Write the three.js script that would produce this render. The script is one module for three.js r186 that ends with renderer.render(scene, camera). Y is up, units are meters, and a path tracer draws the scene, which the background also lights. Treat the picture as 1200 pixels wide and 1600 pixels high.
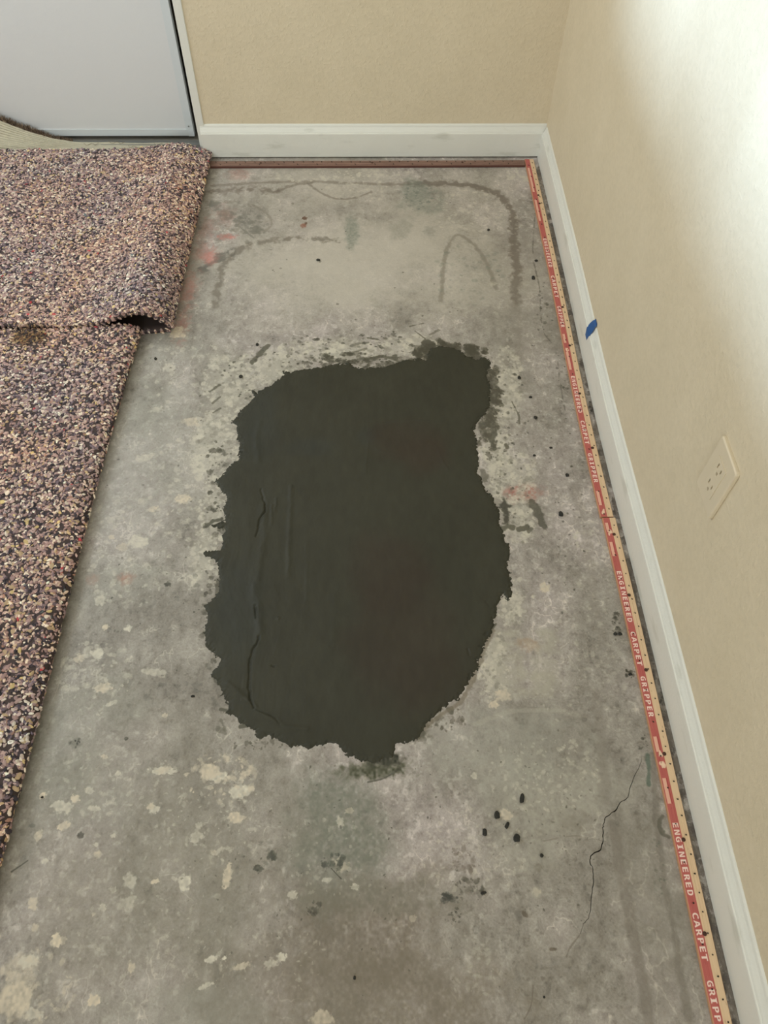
import * as THREE from 'three';
import { RoundedBoxGeometry } from 'three/addons/geometries/RoundedBoxGeometry.js';
import { mergeGeometries } from 'three/addons/utils/BufferGeometryUtils.js';
import { RectAreaLightUniformsLib } from 'three/addons/lights/RectAreaLightUniformsLib.js';

// ------------------------------------------------------------------ camera, light, exposure
// Axes: the right wall is the plane x = 0, the back wall z = 0, the concrete floor y = 0.
const scene = new THREE.Scene();
const CAM = { x: -0.5226, y: 1.291, z: 2.1363, yaw: -0.0397, pitch: -0.9716, roll: 0.0204, f: 1219.83 };
const camera = new THREE.PerspectiveCamera(2 * Math.atan(800 / CAM.f) * 180 / Math.PI, 0.75, 0.02, 60);
camera.rotation.order = 'YXZ';
camera.position.set(CAM.x, CAM.y, CAM.z);
camera.rotation.set(CAM.pitch, CAM.yaw, CAM.roll);
camera.updateMatrixWorld(true);
scene.add(camera);

scene.background = new THREE.Color().setRGB(0.9, 1.0, 1.12);
const lowSkyLamp = new THREE.DirectionalLight(new THREE.Color().setRGB(0.47, 0.69, 1.0), 5.4);   // added soft lamp standing in for bright low sky under unseen eaves
lowSkyLamp.position.set(-4.0, 1.58, 0.50);
lowSkyLamp.target.position.set(0, 1.12, 1.0);
lowSkyLamp.shadow.radius = 15;
lowSkyLamp.castShadow = true;
lowSkyLamp.shadow.mapSize.set(2048, 2048);
Object.assign(lowSkyLamp.shadow.camera, { left: -4, right: 4, top: 4, bottom: -4, near: 0.1, far: 12 });
scene.add(lowSkyLamp, lowSkyLamp.target);

RectAreaLightUniformsLib.init();
const WIN = { x: -2.3, z0: 0.06, z1: 1.30, y0: 0.86, y1: 2.1 };
const skyPane = new THREE.RectAreaLight(new THREE.Color().setRGB(0.86, 0.95, 1.0), 5.5, WIN.z1 - WIN.z0 - 0.1, WIN.y1 - WIN.y0 - 0.1);
skyPane.position.set(WIN.x + 0.01, (WIN.y0 + WIN.y1) / 2, (WIN.z0 + WIN.z1) / 2);
skyPane.lookAt(0, (WIN.y0 + WIN.y1) / 2, (WIN.z0 + WIN.z1) / 2);
scene.add(skyPane);
const WIN2 = { x0: -2.0, x1: -0.4, y0: 0.9, y1: 2.1, z: 5.2 };
const skyPane2 = new THREE.RectAreaLight(new THREE.Color().setRGB(0.86, 0.95, 1.0), 8, WIN2.x1 - WIN2.x0 - 0.1, WIN2.y1 - WIN2.y0 - 0.1);
skyPane2.position.set((WIN2.x0 + WIN2.x1) / 2, (WIN2.y0 + WIN2.y1) / 2, WIN2.z - 0.01);
skyPane2.lookAt((WIN2.x0 + WIN2.x1) / 2, (WIN2.y0 + WIN2.y1) / 2, 0);
scene.add(skyPane2);

const renderer = new THREE.WebGLRenderer({ antialias: true });
renderer.toneMapping = THREE.LinearToneMapping;
renderer.toneMappingExposure = 1.10;
renderer.shadowMap.enabled = true;
renderer.shadowMap.type = THREE.PCFSoftShadowMap;

// ------------------------------------------------------------------ helpers
let seed = 20240611;
const rnd = () => { seed = (seed * 1664525 + 1013904223) >>> 0; return seed / 4294967296; };
const rr = (a, b) => a + (b - a) * rnd();
const clamp = (v, a = 0, b = 1) => v < a ? a : v > b ? b : v;
const lerp = (a, b, t) => a + (b - a) * t;
const sstep = (a, b, v) => { const t = clamp((v - a) / (b - a)); return t * t * (3 - 2 * t); };
const NT = new Float32Array(65536); for (let i = 0; i < 65536; i++) NT[i] = rnd();
function vn(x, y) {                                   // value noise 0..1
  const xf = Math.floor(x), yf = Math.floor(y); let fx = x - xf, fy = y - yf;
  fx = fx * fx * (3 - 2 * fx); fy = fy * fy * (3 - 2 * fy);
  const x0 = xf & 255, x1 = (xf + 1) & 255, y0 = (yf & 255) << 8, y1 = ((yf + 1) & 255) << 8;
  const a = NT[y0 + x0], b = NT[y0 + x1], c = NT[y1 + x0], d = NT[y1 + x1];
  return a + (b - a) * fx + (c - a + (a - b - c + d) * fx) * fy;
}
const fbm = (x, y, o = 4) => { let s = 0, a = 0.5, n = 0; for (let i = 0; i < o; i++) { s += a * vn(x, y); n += a; a *= 0.5; x = x * 2.03 + 17.1; y = y * 2.03 + 5.7; } return s / n; };

// a pixel of the 1200 x 1600 photograph gives a direction; the surface it lies on gives the distance
const MR = new THREE.Matrix3().setFromMatrix4(camera.matrixWorld);
function ray(px, py) { return new THREE.Vector3((px - 600) / CAM.f, -(py - 800) / CAM.f, -1).applyMatrix3(MR); }
function onPlane(px, py, axis, val) { const d = ray(px, py), s = (val - camera.position[axis]) / d[axis]; return d.multiplyScalar(s).add(camera.position); }
const onFloor = (px, py, h = 0) => onPlane(px, py, 'y', h);

const usedNames = {};
function numbered(n) { if (!(n in usedNames)) { usedNames[n] = 0; return n; } usedNames[n]++; return n + '_' + String(usedNames[n]).padStart(3, '0'); }
function mesh(name, geo, mat, parent) { const m = new THREE.Mesh(geo, mat); m.name = name; m.castShadow = m.receiveShadow = true; parent.add(m); return m; }
function tag(o, label, category, group, kind) { o.userData.label = label; o.userData.category = category; if (group) o.userData.group = group; if (kind) o.userData.kind = kind; return o; }
function thing(name, label, category, group) { const g = new THREE.Group(); g.name = numbered(name); scene.add(g); return tag(g, label, category, group); }
function struct(name, geo, mat, label, category) { const m = mesh(numbered(name), geo, mat, scene); return tag(m, label, category, null, 'structure'); }
function box(x0, x1, y0, y1, z0, z1) { const g = new THREE.BoxGeometry(x1 - x0, y1 - y0, z1 - z0); g.translate((x0 + x1) / 2, (y0 + y1) / 2, (z0 + z1) / 2); return g; }
function worldUV(g) {                                 // uv in metres, by the way each face points
  const p = g.attributes.position, n = g.attributes.normal, uv = new Float32Array(p.count * 2);
  for (let i = 0; i < p.count; i++) {
    const ax = Math.abs(n.getX(i)), ay = Math.abs(n.getY(i)), az = Math.abs(n.getZ(i));
    if (ay >= ax && ay >= az) { uv[2 * i] = p.getX(i); uv[2 * i + 1] = p.getZ(i); }
    else if (ax >= az) { uv[2 * i] = p.getZ(i); uv[2 * i + 1] = p.getY(i); }
    else { uv[2 * i] = p.getX(i); uv[2 * i + 1] = p.getY(i); }
  }
  g.setAttribute('uv', new THREE.BufferAttribute(uv, 2)); return g;
}
function dataTex(w, h, fn, { srgb = false, repeat = true } = {}) {
  const d = new Uint8Array(w * h * 4), c = [0, 0, 0];
  for (let j = 0; j < h; j++) for (let i = 0; i < w; i++) { fn(i, j, c); const k = (j * w + i) * 4; d[k] = clamp(c[0], 0, 255); d[k + 1] = clamp(c[1], 0, 255); d[k + 2] = clamp(c[2], 0, 255); d[k + 3] = 255; }
  const t = new THREE.DataTexture(d, w, h, THREE.RGBAFormat);
  t.magFilter = THREE.LinearFilter; t.minFilter = THREE.LinearMipmapLinearFilter; t.generateMipmaps = true; t.anisotropy = 8;
  if (repeat) t.wrapS = t.wrapT = THREE.RepeatWrapping;
  if (srgb) t.colorSpace = THREE.SRGBColorSpace;
  t.needsUpdate = true; return t;
}
function tileFbm(u, v, n, o = 4) {                    // repeats over u, v = 0..1, n cells in the first octave (a power of two)
  let s = 0, a = 0.5, t = 0;
  for (let k = 0; k < o; k++) {
    const x = u * n, y = v * n, xf = Math.floor(x), yf = Math.floor(y); let fx = x - xf, fy = y - yf;
    fx = fx * fx * (3 - 2 * fx); fy = fy * fy * (3 - 2 * fy);
    const X = xf % n, X1 = (xf + 1) % n, Y = yf % n, Y1 = (yf + 1) % n, q = k * 37;
    const A = NT[(((Y + q) & 255) << 8) + ((X + q) & 255)], B = NT[(((Y + q) & 255) << 8) + ((X1 + q) & 255)], C = NT[(((Y1 + q) & 255) << 8) + ((X + q) & 255)], D = NT[(((Y1 + q) & 255) << 8) + ((X1 + q) & 255)];
    s += a * (A + (B - A) * fx + (C - A + (A - B - C + D) * fx) * fy); t += a; a *= 0.55; n *= 2;
  }
  return s / t;
}
// the wall and its skirting are not quite straight: they belly into the room around z = 1.05
const bow = (z) => -0.0062 * Math.exp(-(((z - 1.02) / 0.36) ** 2));

// ------------------------------------------------------------------ materials
const texPeel = dataTex(512, 512, (i, j, c) => {       // orange-peel paint, 0.4 m a repeat
  const u = i / 512, v = j / 512; let a = tileFbm(u, v, 32, 3), b = tileFbm(v, u, 128, 2);
  c[0] = c[1] = c[2] = 255 * clamp(0.5 + 1.3 * (Math.max(0, a - 0.48)) + 0.22 * (b - 0.5));
});
texPeel.repeat.set(5, 5);
const texPaint = dataTex(512, 512, (i, j, c) => {      // faint roller mottle of the paint
  const u = i / 512, v = j / 512, a = tileFbm(u, v, 8, 5) - 0.5, b = tileFbm(v, u, 128, 1) - 0.5;
  c[0] = 214 + 9 * a + 5 * b; c[1] = 199 + 9 * a + 5 * b; c[2] = 171 + 10 * a + 5 * b;
}, { srgb: true });
texPaint.repeat.set(1.25, 1.25);
const M = {};
M.wall = new THREE.MeshStandardMaterial({ map: texPaint, roughness: 0.62, bumpMap: texPeel, bumpScale: 0.0009 });
M.ceiling = new THREE.MeshStandardMaterial({ color: 0xe9e6de, roughness: 0.9 });
const texTrim = dataTex(512, 512, (i, j, c) => {       // white gloss paint with scuffs along the board
  const u = i / 512, v = j / 512, a = tileFbm(u, v, 4, 6) - 0.5, s = tileFbm(u, v * 4 % 1, 8, 6), k = sstep(0.62, 0.82, s) * 16;
  c[0] = 224 + 8 * a - k; c[1] = 222 + 8 * a - k; c[2] = 212 + 8 * a - k * 1.1;
}, { srgb: true });
texTrim.repeat.set(1.3, 1.3);
M.trim = new THREE.MeshStandardMaterial({ map: texTrim, roughness: 0.42, bumpMap: texPeel, bumpScale: 0.0003 });
M.door = new THREE.MeshStandardMaterial({ color: 0xd6d5d4, roughness: 0.45, bumpMap: texPeel, bumpScale: 0.0002 });
M.doorFrame = new THREE.MeshStandardMaterial({ color: 0xcfd2d2, roughness: 0.35 });
M.dark = new THREE.MeshStandardMaterial({ color: 0x2a2724, roughness: 0.9 });
M.alu = new THREE.MeshStandardMaterial({ color: 0x9a9a96, roughness: 0.45, metalness: 0.6 });
M.glass = new THREE.MeshPhysicalMaterial({ color: 0xffffff, roughness: 0, transmission: 1, thickness: 0, ior: 1.5 });

// ------------------------------------------------------------------ room shell
const RX = -2.3, RZ = 5.2, RY = 2.44;
{
  const g = new THREE.BoxGeometry(0.12, RY + 0.2, RZ + 0.24, 1, 1, 80); g.translate(0.06, RY / 2, RZ / 2 - 0.0);
  const p = g.attributes.position;
  for (let i = 0; i < p.count; i++) if (p.getX(i) < 0.01) p.setX(i, bow(p.getZ(i)));
  g.computeVertexNormals();
  struct('wall_right', worldUV(g), M.wall, 'tan painted right wall with orange peel texture above the long baseboard', 'wall');
}
const JX = -0.985;                                     // right jamb of the closet opening
struct('wall_back', worldUV(box(JX + 0.003, 0.0, -0.1, RY + 0.1, -0.1, 0)), M.wall, 'tan painted back wall panel between closet door and corner', 'wall');
struct('wall_back', worldUV(box(RX - 0.1, JX + 0.003, 2.06, RY + 0.1, -0.1, 0)), M.wall, 'tan painted header wall above the closet opening', 'wall');
struct('wall_back', worldUV(box(RX - 0.1, RX + 0.1, -0.1, 2.06, -0.1, 0)), M.wall, 'tan painted back wall stub beyond the closet opening', 'wall');
struct('wall_closet', worldUV(mergeGeometries([box(RX - 0.1, 0, -0.1, RY + 0.1, -0.72, -0.64), box(JX + 0.08, JX + 0.16, -0.1, RY, -0.64, -0.1), box(RX - 0.1, RX, -0.1, RY, -0.64, -0.1)])), M.wall, 'closet interior walls behind the sliding door', 'wall');
struct('wall_front', worldUV(mergeGeometries([
  box(RX - 0.1, 0.12, -0.1, WIN2.y0, RZ, RZ + 0.1), box(RX - 0.1, 0.12, WIN2.y1, RY + 0.1, RZ, RZ + 0.1),
  box(RX - 0.1, WIN2.x0, WIN2.y0, WIN2.y1, RZ, RZ + 0.1), box(WIN2.x1, 0.12, WIN2.y0, WIN2.y1, RZ, RZ + 0.1)])), M.wall, 'tan painted wall with a window, facing the closet door', 'wall');
struct('wall_left', worldUV(mergeGeometries([
  box(RX - 0.1, RX, -0.1, WIN.y0, 0, RZ), box(RX - 0.1, RX, WIN.y1, RY + 0.1, 0, RZ),
  box(RX - 0.1, RX, WIN.y0, WIN.y1, 0, WIN.z0), box(RX - 0.1, RX, WIN.y0, WIN.y1, WIN.z1, RZ)])), M.wall, 'tan painted wall holding the window', 'wall');
struct('ceiling', worldUV(box(RX - 0.1, 0.12, RY, RY + 0.12, -0.72, RZ + 0.1)), M.ceiling, 'flat white painted ceiling', 'ceiling');
{ // window in the left wall: daylight source
  const w = new THREE.Group(); w.name = 'window_1'; scene.add(w); tag(w, 'white framed window in the wall across from the outlet', 'window', null, 'structure');
  const { x, z0, z1, y0, y1 } = WIN, zm = (z0 + z1) / 2;
  mesh('window_frame', mergeGeometries([box(x - 0.09, x - 0.03, y0, y0 + 0.045, z0, z1), box(x - 0.09, x - 0.03, y1 - 0.045, y1, z0, z1), box(x - 0.09, x - 0.03, y0, y1, z0, z0 + 0.045), box(x - 0.09, x - 0.03, y0, y1, z1 - 0.045, z1), box(x - 0.09, x - 0.03, y0, y1, zm - 0.025, zm + 0.025)]), M.trim, w);
  for (const [a, b] of [[z0 + 0.04, zm - 0.02], [zm + 0.02, z1 - 0.04]]) mesh('pane', box(x - 0.062, x - 0.058, y0 + 0.04, y1 - 0.04, a, b), M.glass, w);
  mesh('window_sill', box(x - 0.05, x + 0.03, y0 - 0.025, y0 - 0.001, z0 - 0.05, z1 + 0.05), M.trim, w);
}

{ // window in the wall behind the camera
  const w = new THREE.Group(); w.name = 'window_2'; scene.add(w); tag(w, 'white framed window in the wall facing the closet door', 'window', null, 'structure');
  const { x0, x1, y0, y1, z } = WIN2, xm = (x0 + x1) / 2;
  mesh('window_frame', mergeGeometries([box(x0, x1, y0, y0 + 0.045, z + 0.03, z + 0.09), box(x0, x1, y1 - 0.045, y1, z + 0.03, z + 0.09), box(x0, x0 + 0.045, y0, y1, z + 0.03, z + 0.09), box(x1 - 0.045, x1, y0, y1, z + 0.03, z + 0.09), box(xm - 0.025, xm + 0.025, y0, y1, z + 0.03, z + 0.09)]), M.trim, w);
  for (const [a, b] of [[x0 + 0.04, xm - 0.02], [xm + 0.02, x1 - 0.04]]) mesh('pane', box(a, b, y0 + 0.04, y1 - 0.04, z + 0.058, z + 0.062), M.glass, w);
  mesh('window_sill', box(x0 - 0.05, x1 + 0.05, y0 - 0.025, y0 - 0.001, z - 0.03, z + 0.05), M.trim, w);
}

// ------------------------------------------------------------------ concrete floor: colour map painted in floor metres
const FX0 = -1.17, FS = 1.17, TW = 2048, TH = 4096, PX = FS / TW;
const F = new Float32Array(TW * TH * 3);
for (let j = 0; j < TH; j++) {
  const z = (j + 0.5) * PX;
  for (let i = 0; i < TW; i++) {
    const x = FX0 + (i + 0.5) * PX, k = (j * TW + i) * 3;
    const a = fbm(x * 4 + 9, z * 4 + 3, 3), wx = x + 0.05 * (a - 0.5), b = fbm(wx * 16 + 31, z * 13 + 7, 4), c = fbm(x * 70 + 3, z * 60 + 11, 3), d = vn(x * 430, z * 400), e = vn(x * 1100 + 7, z * 1100);
    const tr = vn(wx * 60 + 5, z * 5 + 40 * a) - 0.5;   // trowel streaks, roughly along the wall
    let v = 151 + 34 * (a - 0.5) + 44 * (b - 0.5) + 36 * (c - 0.5) + 15 * (d - 0.5) + 11 * (e - 0.5) + 9 * tr;
    const an = 5 * a + 2 * b, ca = Math.cos(an), sa = Math.sin(an), sc1 = vn((x * ca + z * sa) * 55 + 9, (z * ca - x * sa) * 400) - 0.5;   // fine trowel scratches
    v += 17 * sc1 * (0.4 + b) + 24 * sstep(0.57, 0.78, fbm(x * 125 + 70, z * 115 + 8, 3)) * sstep(0.42, 0.6, a + 0.3 * (c - 0.5)) - 16 * sstep(0.62, 0.8, fbm(x * 150 + 20, z * 140 + 38, 3));
    const g = clamp((a - 0.42) * 2.2 + (b - 0.5) * 1.3);  // warm cement against cooler greenish cement
    let r = v + 5 + 4 * g, gg = v - 1.5 + 0.5 * g, bl = v - 8 + 2 * g - 3 * (1 - g);
    const cr = Math.abs(fbm(x * 34 + 60, z * 30 + 2, 4) - 0.5), pale = sstep(0.030, 0.0, cr) * sstep(0.5, 0.66, b + 0.25 * (c - 0.5));  // thin pale scrape lines
    r += 30 * pale; gg += 29 * pale; bl += 26 * pale;
    const dk = sstep(0.66, 0.8, fbm(x * 95 + 15, z * 80 + 44, 2)) * sstep(0.5, 0.35, b);
    r -= 16 * dk; gg -= 15 * dk; bl -= 14 * dk;
    F[k] = r; F[k + 1] = gg; F[k + 2] = bl;
  }
}
// fn(x, z) -> 0..1 cover over a box in metres; mix towards colour
function paint(x0, x1, z0, z1, col, fn) {
  const i0 = Math.max(0, Math.floor((x0 - FX0) / PX)), i1 = Math.min(TW - 1, Math.ceil((x1 - FX0) / PX)), j0 = Math.max(0, Math.floor(z0 / PX)), j1 = Math.min(TH - 1, Math.ceil(z1 / PX));
  for (let j = j0; j <= j1; j++) for (let i = i0; i <= i1; i++) {
    const t = fn(FX0 + (i + 0.5) * PX, (j + 0.5) * PX); if (t <= 0) continue;
    const k = (j * TW + i) * 3, g = 0.85 + 0.3 * e2(i, j);
    F[k] += (col[0] * (0.94 + 0.06 * g) - F[k]) * t; F[k + 1] += (col[1] * (0.94 + 0.06 * g) - F[k + 1]) * t; F[k + 2] += (col[2] * (0.94 + 0.06 * g) - F[k + 2]) * t;
  }
}
const e2 = (i, j) => NT[((j & 255) << 8) + (i & 255)];
function scaleAt(px, py) { const a = onFloor(px, py), b = onFloor(px + 4, py), c = onFloor(px, py + 4); return [a, Math.abs(b.x - a.x) / 4, Math.abs(c.z - a.z) / 4]; }
// spot of radius rx, ry photograph pixels, uneven edge
function spot(px, py, rx, ry, col, alpha = 0.9, ragged = 0.5, soft = 0.18, turn = 0) {
  const [c, sx, sz] = scaleAt(px, py), ax = rx * sx, az = ry * sz, m = Math.max(ax, az) * (1.25 + ragged), o = rnd() * 90, cs = Math.cos(turn), sn = Math.sin(turn), fr = 1.6 / Math.max(0.0012, Math.min(ax, az));
  paint(c.x - m, c.x + m, c.z - m, c.z + m, col, (x, z) => {
    const dx = x - c.x, dz = z - c.z, u = (dx * cs + dz * sn) / ax, v = (-dx * sn + dz * cs) / az;
    const q = Math.sqrt(u * u + v * v) + ragged * (fbm(x * fr + o, z * fr, 4) - 0.5) * 1.6;
    return alpha * sstep(1 + soft, 1 - soft, q) * (0.62 + 0.76 * vn(x * 260 + o, z * 230));
  });
}
// line through photograph pixels, w pixels wide
function stroke(pts, w, col, alpha = 0.7, ragged = 0.6, soft = 0.5, broken = 0) {
  const P = pts.map(([a, b]) => onFloor(a, b)), s = scaleAt(...pts[pts.length >> 1])[1] * w / 2, o = rnd() * 90;
  const cur = new THREE.CatmullRomCurve3(P).getPoints(pts.length * 6);
  let x0 = 9, x1 = -9, z0 = 9, z1 = -9; for (const q of cur) { x0 = Math.min(x0, q.x); x1 = Math.max(x1, q.x); z0 = Math.min(z0, q.z); z1 = Math.max(z1, q.z); }
  const m = s * 2.6;
  paint(x0 - m, x1 + m, z0 - m, z1 + m, col, (x, z) => {
    let d = 9; for (let k = 1; k < cur.length; k++) { const a = cur[k - 1], b = cur[k], ex = b.x - a.x, ez = b.z - a.z, t = clamp(((x - a.x) * ex + (z - a.z) * ez) / (ex * ex + ez * ez + 1e-12)); d = Math.min(d, Math.hypot(x - a.x - ex * t, z - a.z - ez * t)); }
    if (d > m) return 0;
    const n = fbm(x * 90 + o, z * 90, 4), q = d / s + ragged * (n - 0.5) * 2;
    return alpha * sstep(1 + soft, 1 - soft, q) * (broken ? sstep(broken - 0.12, broken + 0.12, fbm(x * 60 + o * 2, z * 60 + 9, 3)) : 1);
  });
}
function flecks(px, py, rx, ry, n, smin, smax, col, alpha, long = 1.8, dir = null) {
  for (let k = 0; k < n; k++) { const a = rnd() * 6.283, r = Math.sqrt(rnd()), s = smin + (smax - smin) * rnd() ** 2.2; spot(px + Math.cos(a) * r * rx, py + Math.sin(a) * r * ry, s * rr(1, long), s, col, alpha * rr(0.5, 1), 0.75, 0.25, dir === null ? rnd() * 3.14 : dir + rr(-0.5, 0.5)); }
}
const C = { white: [203, 196, 180], cream: [206, 193, 172], pale: [181, 175, 161], brown: [104, 94, 82], grey: [110, 108, 98], green: [120, 126, 114], pink: [196, 118, 108], dark: [62, 60, 50], mid: [128, 121, 108], warm: [166, 155, 139], black: [40, 38, 34] };

// broad tones of the slab
for (let k = 0; k < 26; k++) spot(rr(360, 800), rr(275, 520), rr(50, 120), rr(20, 60), [192, 184, 171], 0.32, 1.0, 0.5);  // pale cement by the back wall, lifted further for the brighter light there
spot(820, 460, 60, 120, [140, 134, 122], 0.35, 0.9, 0.6);
spot(560, 1470, 130, 110, [114, 104, 90], 0.6, 0.9, 0.55);
spot(620, 1560, 190, 70, [118, 109, 94], 0.55, 0.9, 0.5);
spot(530, 1290, 60, 90, [114, 116, 103], 0.65, 0.9, 0.5);
spot(600, 1400, 120, 30, [116, 111, 97], 0.55, 0.9, 0.5);
spot(240, 1350, 190, 190, [138, 132, 117], 0.4, 0.9, 0.6);
spot(110, 1180, 90, 110, [141, 140, 126], 0.4, 0.9, 0.6);
spot(210, 720, 80, 170, [160, 159, 147], 0.4, 0.9, 0.6);
spot(850, 1240, 110, 90, [174, 170, 157], 0.6, 0.9, 0.5);
spot(760, 1160, 130, 60, [158, 156, 145], 0.4, 0.9, 0.5);
spot(1030, 1430, 60, 150, [134, 128, 116], 0.4, 0.9, 0.5);
spot(390, 1540, 80, 60, [120, 112, 99], 0.35, 0.9, 0.5);
spot(300, 1590, 120, 50, [150, 148, 136], 0.35, 0.9, 0.5);
// pale wedge right of the patch
for (let k = 0; k < 60; k++) spot(rr(770, 870), rr(985, 1085), rr(6, 18), rr(4, 12), [172, 166, 150], 0.3, 0.8, 0.5);
stroke([[742, 1132], [800, 1112], [860, 1110], [905, 1118]], 7, C.pale, 0.35);
spot(826, 1008, 16, 10, [164, 140, 116], 0.5, 0.9, 0.5);
// brown glue tracks by the back wall
stroke([[330, 290], [420, 285], [500, 284], [560, 287], [640, 288]], 6, C.brown, 0.45, 1.1, 0.8);
stroke([[330, 300], [380, 296], [430, 298]], 14, C.brown, 0.6, 1.3, 0.8, 0.45);
stroke([[480, 286], [505, 303], [530, 311], [555, 309], [580, 300]], 4, C.brown, 0.45, 0.9, 0.7);
stroke([[432, 300], [455, 290], [485, 286]], 6, C.brown, 0.5, 1, 0.7);
stroke([[640, 287], [700, 287], [745, 292], [780, 305], [800, 330], [803, 365], [806, 420], [806, 470]], 12, [98, 88, 77], 0.62, 1.4, 0.6);
stroke([[806, 440], [808, 500], [812, 560]], 14, [132, 125, 114], 0.4, 1.2, 0.8);
stroke([[690, 470], [693, 420], [700, 385], [715, 367], [738, 380], [760, 410], [775, 452]], 6, C.mid, 0.6, 1.1, 0.7);
stroke([[335, 480], [343, 440], [352, 410], [385, 385], [425, 376], [470, 372], [525, 376]], 10, [118, 110, 98], 0.75, 1.4, 0.7, 0.36);
stroke([[318, 420], [335, 408], [360, 395]], 15, [96, 92, 84], 0.7, 1.4, 0.7, 0.40);
stroke([[330, 320], [360, 340], [385, 345], [400, 362]], 16, C.grey, 0.7, 1.4, 0.7, 0.42);
stroke([[395, 320], [418, 335], [424, 352], [412, 362]], 4, C.mid, 0.5, 1.2, 0.7);
stroke([[375, 355], [397, 372]], 3, C.grey, 0.5, 1, 0.6);
flecks(335, 330, 45, 45, 40, 1, 5, C.mid, 0.5); flecks(390, 350, 40, 30, 40, 1, 4, C.grey, 0.45);
flecks(540, 272, 130, 14, 120, 0.8, 3.2, C.white, 0.7); flecks(815, 270, 30, 14, 60, 0.8, 3, C.white, 0.75);
flecks(560, 300, 60, 16, 50, 0.8, 2.5, C.white, 0.55); flecks(740, 320, 60, 24, 60, 0.8, 2.6, C.white, 0.6); flecks(745, 350, 70, 22, 60, 0.8, 2.6, C.white, 0.5);
flecks(735, 430, 60, 50, 90, 0.8, 3, C.green, 0.35); flecks(740, 460, 60, 40, 60, 0.8, 3, C.white, 0.35);
spot(655, 308, 26, 22, C.green, 0.5, 1.2, 0.5); flecks(655, 305, 26, 22, 40, 0.8, 2.4, [108, 114, 106], 0.6);
spot(550, 362, 11, 24, C.green, 0.55, 0.6, 0.4); spot(628, 358, 16, 18, [150, 146, 134], 0.5, 0.7, 0.3, 0.3); spot(672, 362, 9, 8, C.grey, 0.3, 0.9, 0.5);
stroke([[835, 262], [838, 300], [833, 400], [843, 450], [845, 490], [850, 520], [868, 545], [873, 580], [879, 620], [884, 650]], 2.0, [84, 79, 70], 0.5, 1.4, 0.7, 0.46);
flecks(848, 480, 8, 40, 18, 0.8, 2, C.dark, 0.6); flecks(880, 590, 10, 60, 22, 0.8, 2.2, C.dark, 0.55);
spot(476, 341, 4, 2.5, [92, 62, 48], 0.8); spot(474, 353, 4.5, 3.5, [140, 92, 74], 0.7); spot(478, 349, 2, 2, [92, 62, 48], 0.7);
// pink chalk-line dust
for (const [a, b, r, t, al] of [[352, 370, 12, 4, 0.75], [362, 371, 6, 3, 0.8], [325, 403, 12, 9, 0.6], [330, 398, 5, 10, 0.6], [296, 452, 12, 22, 0.55], [285, 505, 9, 22, 0.5], [318, 395, 16, 9, 0.4], [350, 335, 14, 12, 0.25], [372, 272, 14, 8, 0.35], [322, 360, 12, 18, 0.3]]) spot(a, b, r, t, C.pink, al * 0.62, 1.4, 0.7);
spot(815, 770, 26, 12, [176, 112, 98], 0.55, 1.0, 0.7); flecks(816, 769, 22, 9, 40, 0.8, 3, [162, 86, 76], 0.6); spot(195, 904, 11, 8, [158, 112, 94], 0.5, 0.9, 0.6); spot(145, 907, 9, 8, [160, 122, 106], 0.35, 0.9, 0.6);
// scoured, crusty halo around the patch
for (const [a, b, rx, ry, n] of [[355, 620, 45, 70, 150], [335, 700, 40, 60, 140], [420, 575, 60, 26, 110], [520, 548, 90, 18, 120], [640, 540, 60, 18, 70], [335, 800, 24, 60, 80], [790, 600, 26, 60, 110], [775, 690, 24, 50, 110], [800, 745, 40, 40, 120], [810, 810, 30, 40, 90], [320, 880, 26, 50, 50], [770, 1040, 26, 60, 90], [800, 940, 26, 40, 50]]) {
  for (let k = 0; k < 6; k++) spot(a + rr(-0.5, 0.5) * rx, b + rr(-0.5, 0.5) * ry, rx * rr(0.4, 0.8), ry * rr(0.4, 0.8), [182, 176, 162], 0.2, 1.0, 0.6);
  flecks(a, b, rx, ry, n, 1, 4.5, C.white, 0.62, 2.4); flecks(a, b, rx, ry, n >> 1, 0.8, 3.2, [122, 118, 106], 0.45, 2.4);
}
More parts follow.
